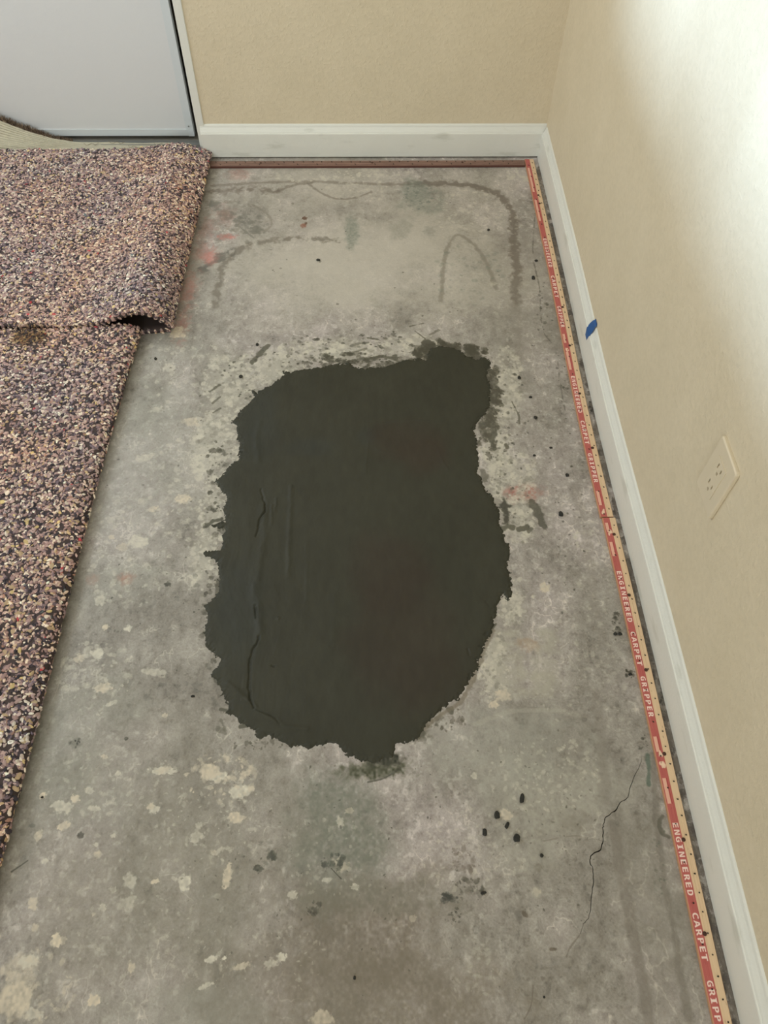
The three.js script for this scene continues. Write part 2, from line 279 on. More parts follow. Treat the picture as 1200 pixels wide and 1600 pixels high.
// smears of the patching mix thrown out by the trowel
const SM = [84, 81, 68];
for (const [pts, w, al] of [[[[393, 566], [405, 555], [418, 541]], 8, 0.75], [[[328, 612], [342, 602]], 6, 0.7], [[[332, 630], [344, 620]], 3, 0.6], [[[333, 645], [344, 638]], 3.5, 0.6], [[[549, 540], [562, 537], [575, 535]], 4, 0.5], [[[535, 555], [560, 548], [572, 545]], 5, 0.5], [[[575, 528], [590, 530]], 3, 0.7], [[[640, 510], [662, 505]], 2.5, 0.65], [[[648, 517], [664, 529]], 2, 0.65], [[[672, 523], [685, 516]], 4, 0.45], [[[570, 562], [600, 557], [625, 566]], 4, 0.7], [[[668, 537], [684, 545], [700, 560]], 16, 0.75], [[[690, 533], [705, 545], [716, 560]], 12, 0.6], [[[730, 545], [748, 560], [752, 580]], 14, 0.75], [[[765, 578], [772, 600], [768, 625]], 14, 0.55], [[[764, 640], [772, 625], [784, 632]], 8, 0.6], [[[752, 665], [765, 660], [771, 675], [768, 690]], 12, 0.65], [[[772, 700], [770, 690]], 7, 0.8], [[[790, 694], [792, 700]], 6, 0.7], [[[800, 628], [810, 648], [812, 662]], 2.5, 0.6], [[[788, 785], [792, 805], [790, 815]], 13, 0.8], [[[832, 785], [842, 805], [850, 822]], 12, 0.6], [[[782, 826], [800, 824]], 9, 0.75], [[[812, 827], [822, 824]], 8, 0.75], [[[826, 832], [830, 826]], 6, 0.6], [[[755, 735], [758, 750]], 9, 0.5], [[[345, 812], [330, 816], [322, 822]], 8, 0.85], [[[340, 915], [338, 945]], 8, 0.6], [[[336, 1060], [348, 1072]], 6, 0.7], [[[345, 1125], [352, 1142]], 4, 0.4], [[[344, 1108], [362, 1112]], 5, 0.8], [[[376, 1135], [386, 1133]], 5, 0.8], [[[700, 1108], [706, 1113]], 7, 0.7], [[[655, 1152], [661, 1146]], 7, 0.6], [[[775, 975], [768, 985]], 3, 0.8], [[[340, 1138], [352, 1146]], 6, 0.4]]) stroke(pts, w, w > 10 ? [66, 63, 52] : SM, Math.min(1, al * 1.1), 1.1, 0.35);
flecks(470, 550, 90, 26, 60, 0.8, 2.2, C.dark, 0.7, 2.5, 0.2); flecks(385, 590, 40, 40, 26, 0.8, 2, C.dark, 0.7); flecks(590, 540, 60, 24, 40, 0.8, 2.4, C.dark, 0.65, 3, 0.3); flecks(780, 640, 34, 90, 60, 0.8, 2.2, C.dark, 0.6); flecks(790, 760, 30, 60, 30, 0.8, 2, C.dark, 0.55);
flecks(700, 550, 62, 14, 70, 1.5, 6.5, [68, 65, 53], 0.9, 2.4, 0.7); flecks(560, 564, 90, 12, 80, 1, 4, [72, 69, 57], 0.85, 3, 0.15); flecks(345, 760, 24, 90, 60, 1, 4.5, [72, 69, 57], 0.8); flecks(768, 615, 15, 50, 80, 1, 5, [76, 72, 60], 0.85, 2.2, 1.3); flecks(762, 680, 16, 40, 50, 1, 4.5, [80, 76, 64], 0.8, 2.2, 1.2); flecks(330, 960, 14, 90, 40, 1, 4.5, [76, 72, 60], 0.75); flecks(440, 1160, 90, 12, 40, 1, 4, [80, 76, 64], 0.7); flecks(690, 1125, 40, 22, 40, 1, 4.5, [86, 80, 68], 0.7);
spot(585, 1203, 46, 13, [84, 84, 66], 0.95, 0.9, 0.5); spot(600, 1185, 30, 12, [62, 61, 48], 1, 0.9, 0.5); stroke([[575, 1222], [600, 1216], [625, 1200]], 3, C.dark, 0.6);
spot(650, 1150, 18, 9, [86, 82, 68], 0.6, 1.0, 0.5);
stroke([[770, 985], [758, 1010], [746, 1045], [733, 1072], [718, 1098], [690, 1116], [662, 1138]], 7, [120, 110, 94], 0.7, 1.0, 0.5);
// white paint drips and scraped compound, lower left
for (const [a, b, r, q] of [[150, 1022, 10, 8], [155, 1020, 7, 6], [124, 1028, 7, 7], [137, 1018, 8, 8], [162, 1075, 11, 7, ], [240, 1050, 20, 6], [172, 1100, 6, 4], [254, 1204, 18, 6], [240, 1265, 8, 7], [235, 1260, 5, 5], [97, 1261, 15, 9], [118, 1248, 8, 6], [152, 1335, 7, 6], [150, 1320, 4, 3], [176, 1306, 4, 4], [146, 1263, 10, 4], [205, 1377, 11, 12], [200, 1410, 13, 13], [287, 1380, 9, 11], [242, 1377, 7, 4], [377, 1235, 17, 15], [370, 1276, 11, 9], [340, 1215, 16, 10], [326, 1205, 14, 14], [255, 1203, 12, 5], [307, 1308, 10, 8], [311, 1290, 5, 5], [355, 1370, 6, 18], [88, 1470, 9, 10], [98, 1470, 5, 7], [147, 1563, 11, 9], [52, 1411, 7, 9], [160, 1418, 5, 6], [205, 1512, 5, 10], [30, 1520, 30, 26], [45, 1502, 16, 9], [20, 1560, 26, 30], [52, 1585, 14, 9], [505, 1590, 18, 12], [55, 1449, 5, 6], [146, 1428, 3, 3], [272, 1373, 5, 3], [335, 1333, 6, 4], [457, 1399, 7, 6], [330, 1499, 9, 5], [350, 1497, 4, 3], [378, 1510, 14, 5], [425, 1505, 12, 5], [322, 1540, 12, 4], [440, 1495, 8, 6], [555, 1385, 7, 5], [510, 1375, 6, 4], [645, 1435, 5, 5], [786, 1087, 10, 9], [772, 1101, 7, 6], [852, 918, 7, 8], [833, 932, 3, 3], [741, 1212, 4, 5], [790, 1272, 9, 8], [838, 1393, 6, 7], [547, 1266, 6, 4], [531, 1285, 5, 9], [530, 1350, 14, 10], [258, 1118, 5, 4], [156, 938, 8, 7], [165, 980, 5, 4], [200, 982, 5, 5], [175, 839, 5, 4], [225, 715, 12, 6], [240, 795, 8, 4], [285, 780, 12, 7], [215, 845, 14, 10], [192, 855, 9, 6], [275, 520, 12, 9], [265, 575, 8, 7], [245, 640, 9, 5], [70, 1345, 5, 4], [300, 660, 14, 6], [163, 1182, 5, 3], [185, 1208, 4, 4], [67, 1243, 5, 5], [60, 1305, 6, 8], [100, 1290, 10, 6], [139, 1235, 6, 5]]) {
  spot(a, b, r, q, rnd() < 0.6 ? C.cream : C.white, rr(0.5, 0.95), 0.9, 0.2, rr(-0.4, 0.4));
}
flecks(345, 1215, 55, 40, 70, 1, 5, C.cream, 0.7, 2.4); flecks(330, 1290, 80, 60, 90, 0.8, 3.6, C.white, 0.5, 2.6); flecks(180, 1240, 120, 70, 120, 0.8, 3.4, C.white, 0.45, 2.6); flecks(150, 1060, 60, 60, 110, 0.8, 4, C.white, 0.5, 2.4); flecks(200, 860, 70, 90, 130, 0.8, 4, C.white, 0.5, 2.4); flecks(280, 760, 50, 90, 90, 0.8, 4, C.white, 0.5, 2.4); flecks(220, 1430, 150, 120, 120, 0.8, 3.4, C.white, 0.4, 2.2); flecks(60, 1540, 60, 60, 90, 0.8, 4.5, C.cream, 0.5, 2.2); flecks(400, 1500, 110, 60, 90, 0.8, 3.6, C.white, 0.4, 2.6); flecks(520, 1330, 90, 70, 70, 0.8, 3.5, C.white, 0.4); flecks(740, 1330, 90, 70, 160, 0.8, 3.5, C.white, 0.42, 2.6); flecks(850, 1210, 90, 60, 170, 0.8, 3.5, C.white, 0.5, 2.2); flecks(740, 1510, 50, 50, 60, 0.8, 4, C.pale, 0.5, 2.6); flecks(900, 900, 60, 140, 150, 0.8, 3.4, C.white, 0.4, 2); flecks(860, 1050, 60, 80, 80, 0.8, 3, C.white, 0.35); flecks(960, 1060, 40, 90, 90, 0.8, 3, C.white, 0.35); flecks(270, 560, 70, 70, 110, 0.8, 3.6, C.white, 0.5); flecks(920, 850, 30, 40, 50, 0.8, 3, C.white, 0.6);
// dark grit marks
flecks(520, 1345, 20, 14, 20, 1, 5, [70, 72, 64], 0.7); flecks(600, 1260, 90, 60, 40, 0.8, 3, C.grey, 0.5); flecks(490, 1420, 14, 12, 18, 1, 4, C.dark, 0.5); flecks(735, 1390, 26, 20, 34, 1, 4.5, [84, 80, 70], 0.65); flecks(700, 1402, 14, 6, 14, 1, 5, [60, 60, 54], 0.7, 3, 0); flecks(720, 1345, 22, 22, 26, 1, 5, C.brown, 0.45); flecks(710, 1430, 14, 14, 14, 1, 2.6, C.dark, 0.6); flecks(400, 1340, 40, 30, 20, 1, 4, C.grey, 0.5); flecks(425, 1337, 8, 6, 8, 2, 6, [76, 76, 66], 0.8); spot(403, 1357, 7, 6, [72, 72, 62], 0.8, 0.8); spot(117, 1161, 9, 7, C.grey, 0.55, 0.9, 0.6); flecks(118, 1160, 9, 8, 8, 1, 2.6, C.dark, 0.8); spot(197, 1154, 3, 3, C.dark, 0.8); flecks(270, 905, 50, 40, 40, 1, 3.6, C.grey, 0.5); spot(262, 913, 6, 4, C.dark, 0.75, 0.7); spot(126, 1305, 5, 5, [84, 80, 72], 0.8); spot(50, 1290, 5, 3, C.grey, 0.6); flecks(600, 1350, 330, 230, 130, 0.7, 1.6, C.dark, 0.6); flecks(870, 700, 60, 260, 80, 0.7, 1.8, C.dark, 0.6); flecks(250, 800, 110, 260, 60, 0.7, 1.6, C.dark, 0.55); flecks(560, 420, 240, 130, 40, 0.7, 1.5, C.dark, 0.5); flecks(880, 1300, 80, 160, 60, 0.7, 1.8, C.dark, 0.5);
stroke([[18, 1362], [30, 1354], [43, 1345]], 2, C.dark, 0.6); stroke([[518, 1357], [526, 1366], [533, 1373]], 1.6, C.dark, 0.7); spot(820, 1428, 7, 4, C.brown, 0.7, 0.7, 0.3, 0.6); spot(864, 1483, 6, 3, C.brown, 0.7); spot(842, 1355, 7, 6, C.mid, 0.6, 0.9, 0.5); spot(895, 1285, 26, 16, C.mid, 0.4, 1.0, 0.6);
spot(837, 1395, 8, 9, C.pale, 0.5, 0.4, 0.3);
// trowel bands running along the wall, lower right
stroke([[958, 1290], [972, 1370], [988, 1450], [1005, 1540], [1015, 1600]], 17, [118, 110, 100], 0.45, 0.5, 0.4);
stroke([[1020, 1180], [1025, 1270], [1032, 1340], [1052, 1450], [1070, 1560], [1078, 1600]], 10, [116, 109, 98], 0.45, 1.0, 0.6);
stroke([[930, 1080], [938, 1150], [948, 1250]], 14, [128, 120, 110], 0.35, 0.9, 0.6);
stroke([[900, 760], [918, 850], [930, 960]], 14, [134, 126, 115], 0.3, 0.9, 0.6);
stroke([[1012, 1180], [1013, 1200], [1014, 1225]], 6, [78, 96, 82], 0.65, 0.9, 0.6);
stroke([[960, 960], [965, 985], [968, 992]], 5, [66, 64, 54], 0.5, 1.4, 0.6, 0.5); flecks(962, 975, 8, 24, 20, 0.8, 3, C.dark, 0.75); flecks(985, 1053, 8, 8, 10, 0.8, 3, C.dark, 0.75); flecks(1005, 1160, 8, 14, 10, 0.8, 3, C.dark, 0.6); flecks(1030, 1340, 12, 60, 30, 0.8, 2.5, [96, 100, 86], 0.5);
stroke([[1035, 1275], [1030, 1285], [1035, 1302], [1045, 1308]], 6, [92, 88, 76], 0.7, 0.8, 0.4);
stroke([[946, 1315], [900, 1306], [850, 1314]], 2, C.brown, 0.35, 1, 0.6, 0.45);
stroke([[833, 1540], [830, 1570], [820, 1592]], 2, C.brown, 0.5, 1, 0.6); stroke([[905, 1462], [890, 1482], [885, 1495]], 2, C.brown, 0.45, 1, 0.6);
// dirt packed between the tack strip and the skirting, old glue, and part of the gap's shade put into the tones
// grains, lumps of old glue and crumbs left between the tack strip and the skirting
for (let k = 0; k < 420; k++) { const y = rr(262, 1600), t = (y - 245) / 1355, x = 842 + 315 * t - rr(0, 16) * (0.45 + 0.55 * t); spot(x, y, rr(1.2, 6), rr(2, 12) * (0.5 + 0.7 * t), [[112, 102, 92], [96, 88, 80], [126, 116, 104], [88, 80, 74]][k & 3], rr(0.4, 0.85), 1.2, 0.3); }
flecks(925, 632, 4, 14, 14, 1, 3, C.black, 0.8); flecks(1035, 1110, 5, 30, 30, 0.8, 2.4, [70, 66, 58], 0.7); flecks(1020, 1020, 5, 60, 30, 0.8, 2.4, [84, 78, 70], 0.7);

const fgrain = dataTex(512, 512, (i, j, c) => { const u = i / 512, v = j / 512, a = tileFbm(u, v, 16, 5), b = tileFbm(v, u, 128, 2); c[0] = c[1] = c[2] = 255 * clamp(0.5 + 0.7 * (a - 0.5) + 0.4 * (b - 0.5)); });
fgrain.repeat.set(3, 3);
function floorTex(j0) { return dataTex(TW, 2048, (i, j, c) => { const k = ((j + j0) * TW + i) * 3; c[0] = F[k]; c[1] = F[k + 1]; c[2] = F[k + 2]; }, { srgb: true, repeat: false }); }
const floorMats = [0, 2048].map((j0) => new THREE.MeshPhysicalMaterial({ map: floorTex(j0), roughness: 0.52, bumpMap: fgrain, bumpScale: 0.0007 }));
const slabPlain = new THREE.MeshStandardMaterial({ color: 0x99948a, roughness: 0.75, bumpMap: fgrain, bumpScale: 0.0007 });
const floor = new THREE.Group(); floor.name = 'floor'; scene.add(floor); tag(floor, 'bare grey concrete slab with scrapes, paint drips and glue stains', 'floor', null, 'structure');
// the crack: a narrow slot cut right through the top of the slab
const crackPx = [[1004, 1180], [1000, 1196], [992, 1212], [984, 1232], [982, 1246], [969, 1254], [964, 1264], [947, 1276], [943, 1286], [942, 1296], [942, 1316], [939, 1327], [925, 1335], [921, 1343], [926, 1358], [928, 1376], [925, 1392], [922, 1424], [920, 1434], [912, 1444], [906, 1460]];
const crackPts = crackPx.map(([a, b]) => { const q = onFloor(a, b); return [q.x, q.z]; });
const crackFine = []; for (let k = 0; k < crackPts.length - 1; k++) for (let s = 0; s < 4; s++) { const t = s / 4, x = lerp(crackPts[k][0], crackPts[k + 1][0], t), z = lerp(crackPts[k][1], crackPts[k + 1][1], t); crackFine.push([x + rr(-0.0009, 0.0009), z + rr(-0.0009, 0.0009)]); } crackFine.push(crackPts[crackPts.length - 1]);
const crackL = [], crackR = []; crackFine.forEach(([x, z], k) => { const a = crackFine[Math.max(0, k - 1)], b = crackFine[Math.min(crackFine.length - 1, k + 1)], dx = b[0] - a[0], dz = b[1] - a[1], l = Math.hypot(dx, dz), w = (0.00030 + 0.00055 * rnd()) * Math.sin(Math.PI * clamp((k + 1.2) / (crackFine.length + 1.4))) + 0.0002; crackL.push([x - dz / l * w, z + dx / l * w]); crackR.push([x + dz / l * w, z - dx / l * w]); });
const loop = [...crackL, ...crackR.slice().reverse()];
function slab(x0, x1, z0, z1, hole) {
  const s = new THREE.Shape([[x0, z0], [x1, z0], [x1, z1], [x0, z1]].map(([a, b]) => new THREE.Vector2(a, b)));
  if (hole) s.holes.push(new THREE.Path(hole.map(([a, b]) => new THREE.Vector2(a, b))));
  const g = new THREE.ExtrudeGeometry(s, { depth: 0.06, bevelEnabled: false, steps: 1 }); g.rotateX(Math.PI / 2);   // shape y becomes z, the top stays at y = 0
  return g;
}
function uvFrom(g, x0, z0, s) { const p = g.attributes.position, uv = new Float32Array(p.count * 2); for (let i = 0; i < p.count; i++) { uv[2 * i] = (p.getX(i) - x0) / s; uv[2 * i + 1] = (p.getZ(i) - z0) / s; } g.setAttribute('uv', new THREE.BufferAttribute(uv, 2)); return g; }
mesh('concrete_slab', uvFrom(slab(FX0, 0.0, 0, FS), FX0, 0, FS), floorMats[0], floor);
mesh('concrete_slab', uvFrom(slab(FX0, 0.0, FS, 2 * FS, loop), FX0, FS, FS), floorMats[1], floor);
mesh('concrete_slab', worldUV(mergeGeometries([slab(RX - 0.1, FX0, -0.72, RZ + 0.1), slab(FX0, 0.0, -0.72, 0), slab(FX0, 0.0, 2 * FS, RZ + 0.1)])), slabPlain, floor);
mesh('crack_shade_sheet', box(-0.4, 0, -0.075, -0.0605, 1.6, 2.2), M.dark, floor);  // dark sheet under the crack, the shade of its depth put into the colour

// ------------------------------------------------------------------ skirting boards
function sweep(profile, n, at) {                       // profile [[out, up]...] carried along n stations; at(k, out, up) -> [x, y, z]
  const pos = [], uv = [], idx = [], m = profile.length; let len = 0;
  const L = profile.map((q, i) => i ? (len += Math.hypot(q[0] - profile[i - 1][0], q[1] - profile[i - 1][1])) : 0);
  for (let s = 0; s < m - 1; s++) for (let k = 0; k <= n; k++) for (const e of [0, 1]) { const q = at(k, profile[s + e][0], profile[s + e][1]); pos.push(q[0], q[1], q[2]); uv.push(q[3], L[s + e]); }
  for (let s = 0; s < m - 1; s++) for (let k = 0; k < n; k++) { const a = (s * (n + 1) + k) * 2; idx.push(a, a + 1, a + 2, a + 1, a + 3, a + 2); }
  const g = new THREE.BufferGeometry(); g.setAttribute('position', new THREE.Float32BufferAttribute(pos, 3)); g.setAttribute('uv', new THREE.Float32BufferAttribute(uv, 2)); g.setIndex(idx); g.computeVertexNormals(); return g;
}
const BB = [[-0.004, 0.0], [0.0128, 0.0], [0.0128, 0.0668], [0.0122, 0.0686], [0.0104, 0.0694], [0.0104, 0.0706], [0.0092, 0.0735], [0.0068, 0.0775], [0.0046, 0.0820], [0.0040, 0.0838], [0.0040, 0.0850], [0.0030, 0.0882], [0.0010, 0.0908], [-0.004, 0.0921], [-0.004, 0.0]];
const wob = (z) => 0.0007 * (fbm(z * 14, 2.2, 3) - 0.5);
struct('baseboard_right', sweep(BB, 120, (k, o, u) => { const z = 0.0122 + (RZ - 0.0122) * k / 120; return [bow(z) - o + (o > 0 ? wob(z) : 0), u + 0.001, z, z]; }), M.trim, 'long white painted baseboard with moulded top along the right wall', 'baseboard');
{
  const x0 = -0.976, g = sweep(BB, 60, (k, o, u) => { const x = x0 + (-0.0002 - x0) * k / 60; return [x, u + 0.0045, o + (o > 0 ? wob(x + 7) : 0), x]; });
  const cap = new THREE.ShapeGeometry(new THREE.Shape(BB.slice(0, -1).map(([a, b]) => new THREE.Vector2(a, b)))); cap.rotateY(-Math.PI / 2); cap.translate(x0, 0.0045, 0);
  struct('baseboard_back', mergeGeometries([g, cap]), M.trim, 'short white painted baseboard under the back wall with scuffed face', 'baseboard');
}
struct('trim_1', worldUV(new RoundedBoxGeometry(0.022, 2.06, 0.106, 2, 0.002).translate(JX + 0.0105, 1.03, -0.0495)), M.trim, 'narrow white painted jamb edge beside the closet door', 'trim');

// ------------------------------------------------------------------ sliding closet door
{
  const d = new THREE.Group(); d.name = 'door_1'; scene.add(d); tag(d, 'plain white sliding closet door with slim metal edge frame', 'door', null, 'structure');
  const x1 = -1.013, x0 = -1.62, y0 = 0.0145, y1 = 2.04, zf = -0.078;
  const pan = mesh('door_panel', worldUV(box(x0 + 0.01, x1 - 0.014, y0 + 0.018, y1 - 0.02, zf - 0.014, zf - 0.004)), M.door, d);
  mesh('door_stile', worldUV(mergeGeometries([box(x1 - 0.016, x1, y0, y1, zf - 0.02, zf), box(x1 - 0.022, x1 - 0.016, y0 + 0.02, y1, zf - 0.018, zf - 0.002)])), M.doorFrame, d);
  mesh('door_stile', worldUV(box(x0, x0 + 0.016, y0, y1, zf - 0.02, zf)), M.doorFrame, d);
  mesh('bottom_rail', worldUV(box(x0 + 0.016, x1 - 0.0165, y0 + 0.001, y0 + 0.020, zf - 0.019, zf - 0.001)), M.doorFrame, d);
  mesh('top_rail', worldUV(box(x0 + 0.016, x1 - 0.0165, y1 - 0.02, y1, zf - 0.019, zf - 0.001)), M.doorFrame, d);
  const s = mesh('rivet', new THREE.CylinderGeometry(0.0022, 0.0022, 0.0015, 10).rotateX(Math.PI / 2).translate(x1 - 0.012, y0 + 0.03, zf + 0.0006), M.alu, d);
  const e = new THREE.Group(); e.name = 'door_2'; scene.add(e); tag(e, 'second white sliding closet door further along the opening', 'door', null, 'structure');
  mesh('door_panel', worldUV(box(RX + 0.11, -1.58, y0, y1, -0.125, -0.105)), M.door, e);
}
tag(mesh(numbered('door_track'), mergeGeometries([box(RX + 0.11, JX - 0.001, 0, 0.004, -0.074, -0.04), box(RX + 0.11, JX - 0.001, 0.004, 0.009, -0.046, -0.043)]), M.alu, scene), 'grey metal floor track below the sliding closet door', 'track');

// ------------------------------------------------------------------ tack strips
const SCOL = { wood: '#e0c09a', red: '#b95f58' };
function stripTexture(z0, z1, worn, texts) {           // across: 32 px a centimetre of width; along: 2048 px
  const cv = document.createElement('canvas'); cv.width = 2048; cv.height = 64; const g = cv.getContext('2d'), k = 2048 / (z1 - z0);
  g.fillStyle = worn ? '#86685a' : SCOL.wood; g.fillRect(0, 0, 2048, 64);
  for (let i = 0; i < 420; i++) { const y = rnd() * 64, l = rr(30, 300); g.fillStyle = worn ? (rnd() < 0.5 ? 'rgba(56,32,26,' + rr(0.2, 0.7) + ')' : 'rgba(206,164,138,' + rr(0.1, 0.4) + ')') : (rnd() < 0.5 ? 'rgba(150,110,70,' + rr(0.05, 0.22) + ')' : 'rgba(240,215,180,' + rr(0.05, 0.25) + ')'); g.fillRect(rnd() * 2048, y, l, rr(0.6, 2)); }
  if (!worn) {
    g.fillStyle = SCOL.red; g.fillRect(0, 30, 2048, 30);
    g.fillStyle = 'rgba(214,120,104,0.9)'; g.fillRect(0, 62, 2048, 2); g.fillStyle = 'rgba(170,60,56,0.9)'; g.fillRect(0, 60.4, 2048, 1.2);
    for (let i = 0; i < 260; i++) { g.fillStyle = rnd() < 0.5 ? 'rgba(228,150,130,' + rr(0.05, 0.25) + ')' : 'rgba(140,40,40,' + rr(0.05, 0.25) + ')'; g.fillRect(rnd() * 2048, 30 + rnd() * 29, rr(10, 90), rr(0.5, 2)); }
    for (const [za, zb] of texts.pale) { g.fillStyle = 'rgba(236,190,164,0.85)'; g.fillRect((za - z0) * k, 43, (zb - za) * k, 14); g.fillStyle = 'rgba(160,54,52,0.9)'; g.fillRect((za - z0) * k, 38, (zb - za) * k, 2.4); }
    g.fillStyle = '#f3d9cb'; g.textBaseline = 'middle';
    for (const [word, za, zb] of texts.words) {
      const n = word.length, step = (zb - za) * k / n; g.font = 'bold 27px sans-serif';
      for (let c = 0; c < n; c++) { const w = g.measureText(word[c]).width; g.save(); g.translate((za - z0) * k + (c + 0.5) * step, 46); g.scale(Math.min(1.25, step * 0.88 / w), 1.08); g.fillText(word[c], -w / 2, 0); g.restore(); }
    }
    for (const z of texts.chips) { g.fillStyle = 'rgba(238,206,176,0.9)'; for (let i = 0; i < 5; i++) { g.beginPath(); g.ellipse((z - z0) * k + rr(-7, 7), 44 + rr(-8, 8), rr(3, 9), rr(2, 6), rnd() * 3, 0, 7); g.fill(); } }
  }
  for (let i = 0; i < 60; i++) { g.fillStyle = 'rgba(60,40,30,' + rr(0.1, 0.45) + ')'; g.beginPath(); g.ellipse(rnd() * 2048, rnd() * 64, rr(1, 4), rr(0.6, 2), 0, 0, 7); g.fill(); }
  const t = new THREE.CanvasTexture(cv); t.colorSpace = THREE.SRGBColorSpace; t.flipY = true; t.anisotropy = 8; return t;
}
const SW = 0.0262, SH = 0.0068;
const plySide = new THREE.MeshStandardMaterial({ color: 0xb98a66, roughness: 0.8 });
const pinMat = new THREE.MeshStandardMaterial({ color: 0x3a332b, roughness: 0.6, metalness: 0.4 });
const rustMat = new THREE.MeshStandardMaterial({ color: 0x4e3226, roughness: 0.85 });
const pinGeo = new THREE.ConeGeometry(0.0014, 0.0052, 6), nailGeo = mergeGeometries([new THREE.CylinderGeometry(0.0033, 0.0029, 0.0012, 10).translate(0, 0.0006, 0).toNonIndexed(), new THREE.SphereGeometry(0.0022, 8, 5).scale(1, 0.4, 1).translate(0, 0.0012, 0).toNonIndexed()]);
function stripBody(len, n, at) {                       // box with chamfered long edges; at(s, across, up) -> [x, y, z]
  const P = [[0, 0.0004], [0, SH - 0.0006], [0.0006, SH], [SW - 0.0006, SH], [SW, SH - 0.0006], [SW, 0.0004]], top = { pos: [], uv: [], idx: [] }, side = { pos: [], uv: [], idx: [] };
  for (let q = 0; q < P.length - 1; q++) { const o = q === 2 ? top : side, b = o.pos.length / 3;
    for (let k = 0; k <= n; k++) for (const e of [0, 1]) { const s = k / n; o.pos.push(...at(s, P[q + e][0], P[q + e][1])); o.uv.push(s, P[q + e][0] / SW); }
    for (let k = 0; k < n; k++) { const a = b + k * 2; o.idx.push(a, a + 1, a + 2, a + 1, a + 3, a + 2); } }
  for (const s of [0, 1]) { const b = side.pos.length / 3; for (const q of P) { side.pos.push(...at(s, q[0], q[1])); side.uv.push(0, 0); } for (let q = 1; q < P.length - 1; q++) side.idx.push(b, b + q, b + q + 1); }
  return [top, side].map((o) => { const g = new THREE.BufferGeometry(); g.setAttribute('position', new THREE.Float32BufferAttribute(o.pos, 3)); g.setAttribute('uv', new THREE.Float32BufferAttribute(o.uv, 2)); g.setIndex(o.idx); g.computeVertexNormals(); return g; });
}
function tackStrip(label, a0, a1, at, tex, nails, edge = plySide) {
  const t = thing('tack_strip', label, 'tack strip', 'carpet tack strips');
  const [top, side] = stripBody(a1 - a0, 48, at);
  mesh('wood_top', top, new THREE.MeshStandardMaterial({ map: tex, roughness: 0.7 }), t).userData.label = 'printed plywood face';
  mesh('plywood_edge', side, edge, t);
  const len = a1 - a0;
  for (let s = 0.018, k = 0; s < len - 0.01; s += 0.0275, k++) for (const [ac, on] of [[0.0195 + 0.0012 * (rnd() - 0.5), true], [0.0075, k % 2 === 0]]) if (on) {
    const q = at((s + (ac < 0.01 ? 0.013 : 0) + rr(-0.002, 0.002)) / len, ac, SH); const m = mesh('tack_pin', pinGeo, pinMat, t); m.position.set(q[0], q[1] + 0.0016, q[2]); m.rotation.set(rr(-0.2, 0.2), 0, 0.6 + rr(-0.2, 0.2));
  }
  for (const s of nails) { const q = at((s - a0) / len, 0.0155 + 0.002 * (rnd() - 0.5), SH); const m = mesh('nail', nailGeo, rustMat, t); m.position.set(q[0], q[1] - 0.0004, q[2]); m.rotation.y = rnd() * 6; }
  return t;
}
const zOf = (px, py) => onFloor(px, py, SH).z;
const SX0 = -0.0530;
const alongRight = (z0, z1, dx = 0, tilt = 0) => (s, a, u) => { const z = lerp(z0, z1, s); return [SX0 + a + bow(z) * 1.0 + dx + tilt * (s - 0.5) + 0.0006 * (fbm(z * 9, 4, 2) - 0.5), u, z]; };
const ZJ = zOf(955, 808), ZA = 0.031;
tackStrip('tan tack strip with faded red lettering, running from the corner past the blue tape', ZA, ZJ - 0.0012, alongRight(ZA, ZJ - 0.0012),
  stripTexture(ZA, ZJ, false, { words: [['ENGINEERED', zOf(856, 372), zOf(862, 418)], ['CARPET', zOf(864, 430), zOf(870, 466)], ['GRIPPER', zOf(873, 478), zOf(881, 512)], ['ENGINEERED', zOf(894, 587), zOf(906, 646)], ['CARPET', zOf(909, 657), zOf(919, 695)], ['GRIPPER', zOf(921, 708), zOf(931, 755)]], pale: [[zOf(836, 262), zOf(842, 300)], [zOf(845, 312), zOf(850, 345)], [zOf(884, 522), zOf(887, 536)], [zOf(888, 550), zOf(892, 578)], [zOf(936, 768), zOf(941, 790)]], chips: [zOf(888, 546), zOf(942, 800)] }),
  [zOf(845, 305), zOf(846, 318), zOf(876, 480), zOf(888, 540), zOf(906, 615), zOf(917, 700)]);
const ZB = 2.52;
tackStrip('tan tack strip with crisp red lettering, beside the long crack in the concrete', ZJ + 0.0012, ZB, alongRight(ZJ + 0.0012, ZB, 0.0016, -0.003),
  stripTexture(ZJ, ZB, false, { words: [['ENGINEERED', zOf(965, 890), zOf(985, 972)], ['CARPET', zOf(988, 985), zOf(1000, 1040)], ['GRIPPER', zOf(1002, 1055), zOf(1018, 1120)], ['ENGINEERED', zOf(1050, 1283), zOf(1080, 1400)], ['CARPET', zOf(1083, 1424), zOf(1103, 1502)], ['GRIPPER', zOf(1107, 1530), zOf(1130, 1625)]], pale: [[zOf(950, 816), zOf(953, 828)], [zOf(956, 846), zOf(962, 868)], [zOf(1026, 1150), zOf(1032, 1174)], [zOf(1038, 1215), zOf(1046, 1255)]], chips: [zOf(952, 832), zOf(1034, 1178), zOf(1028, 1196)] }),
  [zOf(955, 835), zOf(977, 930), zOf(1003, 1047), zOf(1036, 1178), zOf(1066, 1312), zOf(1098, 1459)]);
tackStrip('weathered brown tack strip lying along the back baseboard', 0, 0.96, (s, a, u) => [lerp(-1.012, SX0 - 0.002, s), u, 0.0635 - a + 0.001 * s * -2], stripTexture(0, 0.96, true), [0.2, 0.52, 0.78], new THREE.MeshStandardMaterial({ color: 0x5a382e, roughness: 0.85 }));

